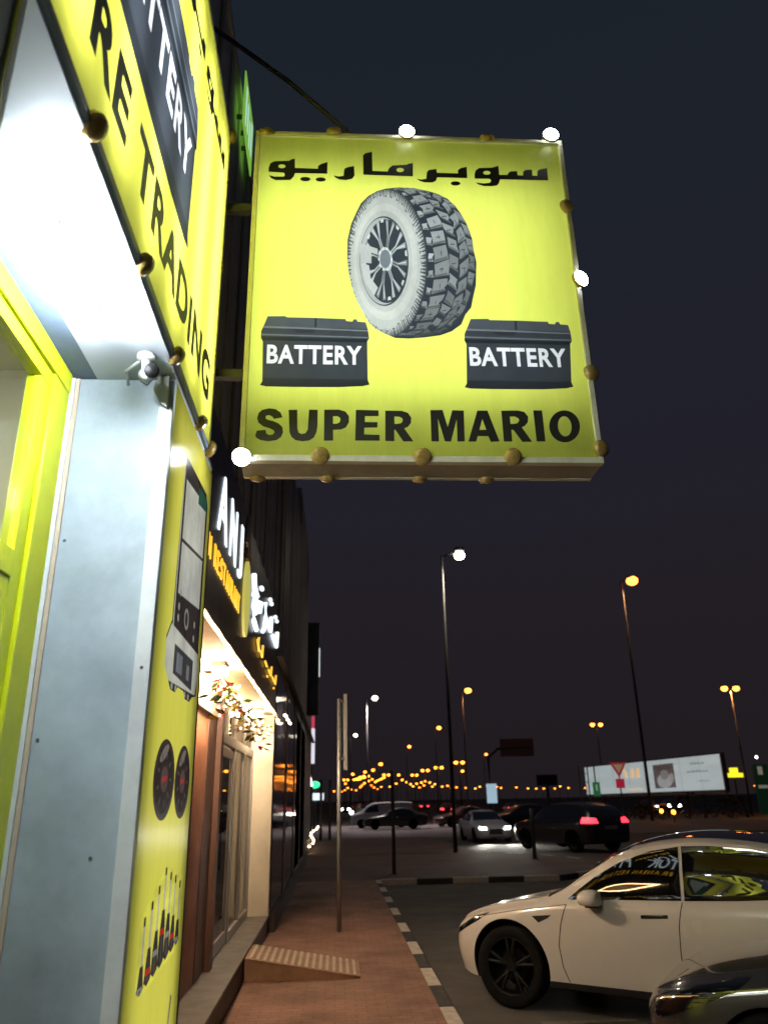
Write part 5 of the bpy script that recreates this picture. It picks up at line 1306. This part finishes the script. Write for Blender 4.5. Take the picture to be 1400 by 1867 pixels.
# ---- black SUV seen from behind
bp_ = paint('black_paint', (0.008, 0.008, 0.009), .3)
def suvx(D, root):
    for sd in (-1, 1):
        D(.012, [(sd*.52, 1.02), (sd*.95, 1.02), (sd*.95, 1.24), (sd*.56, 1.20)][::1 if sd > 0 else -1], 'u', 4.35, 5, 'tail_light', M['tail'])
        D(.012, [(sd*.45, .70), (sd*.80, .78), (sd*.82, .90), (sd*.48, .84)][::1 if sd > 0 else -1], 'u', -.3, .7, 'headlight', emit('suv_head', (.6, .7, .9), 1.6))
    D(.012, [(-.28, .80), (.28, .80), (.28, .93), (-.28, .93)], 'u', 4.5, 5, 'number_plate', mat('plate', (.25, .25, .25), .5))
SUVW = [[(1.80, 1.13), (2.1, 1.45), (2.5, 1.62), (3.6, 1.62), (4.25, 1.5), (4.35, 1.2)]]
make_car('black_suv', 'black SUV seen from behind with red tail lights glowing', SUV, bp_, (8.35, 35.3, -.13), math.radians(-68), 1.08, windows=SUVW, windscreen=[([(-.72, 1.25), (.72, 1.25), (.62, 1.66), (-.62, 1.66)], 4.2, 5.0)], extra=suvx, axles=(.95, 3.8), r=.38, wellr=.43)
# ---- white van and neighbours
vp = paint('white_van_paint', (0.42, 0.42, 0.45), .4)
make_car('white_van', 'white van parked side-on behind a black car across the side road', VAN, vp, (1.15, 64.0, -.12), math.radians(-2), 1.08, windows=[[(.95, 1.12), (1.35, 1.55), (1.95, 1.68), (2.0, 1.14)]], axles=(.8, 3.6), hw=.87, r=.32, wellr=.36)
make_car('black_sedan', 'black sedan parked in front of the white van', SEDAN, bp_, (2.0, 60.3, -.12), math.radians(-1), 1.0, windows=SW, hw=.90, wellr=.37, r=.33, axles=(.84, 3.6))
rp2 = paint('dark_red_paint', (0.06, 0.015, 0.015), .35)
def tl(D, root):
    for sd in (-1, 1):
        D(.03, [(sd*.45, .72), (sd*.80, .72), (sd*.80, .9), (sd*.45, .88)][::1 if sd > 0 else -1], 'u', 4.3, 5, 'tail_light', M['orange'])
make_car('dark_red_sedan', 'dark red sedan with an orange rear light right of the white van', SEDAN, rp2, (7.6, 62.2, -.12), math.radians(20), 1.0, windows=SW, extra=tl, hw=.90, wellr=.37, r=.33, axles=(.84, 3.6))
make_car('dark_hatchback', 'dark hatchback parked between the white sedan and the black SUV', HATCH, bp_, (9.5, 52.0, -.12), math.radians(10), 1.0, windows=[WIN[0], WIN[1]])
# cars out on the main road, with lights
def headx(D, root):
    for sd in (-1, 1): D(.04, [(sd*.40, .55), (sd*.80, .57), (sd*.80, .80), (sd*.42, .78)][::1 if sd > 0 else -1], 'u', -.2, .6, 'headlight', M['headfar'])
    for sd in (-1, 1): D(.04, [(sd*.45, .72), (sd*.82, .72), (sd*.82, .9), (sd*.45, .88)][::1 if sd > 0 else -1], 'u', 4.2, 5, 'tail_light', M['tailfar'])
rc = make_car('road_car', 'distant car with bright headlights just right of the steel sign post', SEDAN, bp_, (2.4, 96, -.11), math.radians(80), 1.0, extra=headx, hw=.90, wellr=.37, r=.33, axles=(.84, 3.6), windows=SW, ns=20, group='cars out on the main road')
for x, y, a, lab in ((6.0, 99, 75, 'distant car with headlights above the white van'), (8.2, 118, 84, 'distant car with headlights right of the van roof'), (10, 128, 85, 'distant car among the far lights left of the mast'),
                     (14.5, 108, -95, 'distant car showing red tail lights left of the tall mast'), (22.0, 104, -92, 'distant car with red tail lights right of the white sedan'),
                     (43.0, 102, 80, 'distant car with headlights below the right end of the billboard'), (39.2, 100, -120, 'distant car with red tail lights under the billboard'), (5.2, 150, -95, 'farthest car with red lights over the van'),
                     (1.6, 140, 82, 'small distant car with headlights close beside the sign post'), (3.6, 128, 84, 'small distant car with headlights above the front of the van'), (9.2, 172, -94, 'tiny distant car with red lights left of the tall dark mast'), (7.2, 190, 86, 'tiny distant car with headlights above the van roof'), (12.5, 205, -93, 'tiny distant car with red lights just left of the mast lamp row'), (17.0, 160, -92, 'tiny distant car with red lights above the white sedan')):
    o = copy_tree(rc); o.location = (x, y, -.11); o.rotation_euler = (0, 0, math.radians(a)); o['label'] = lab
dk = thing('path_light', 'low orange light bollard at the foot of the billboard mast', 'light', (26.5, 66, 0))
P(MB().tube([(26.6, 66, -.1), (26.6, 66, .5)], .05, 8), 'pole', M['dpole'], dk); P(MB().ball((26.6, 66, .62), .16, seg=8), 'lamp', M['sodiumfar'], dk)
dk2 = copy_tree(dk); dk2.location = (25.2, 60.5, 0); dk2['label'] = 'nearer orange light bollard below the first one'
dk['group'] = dk2['group'] = 'low orange bollard lights'
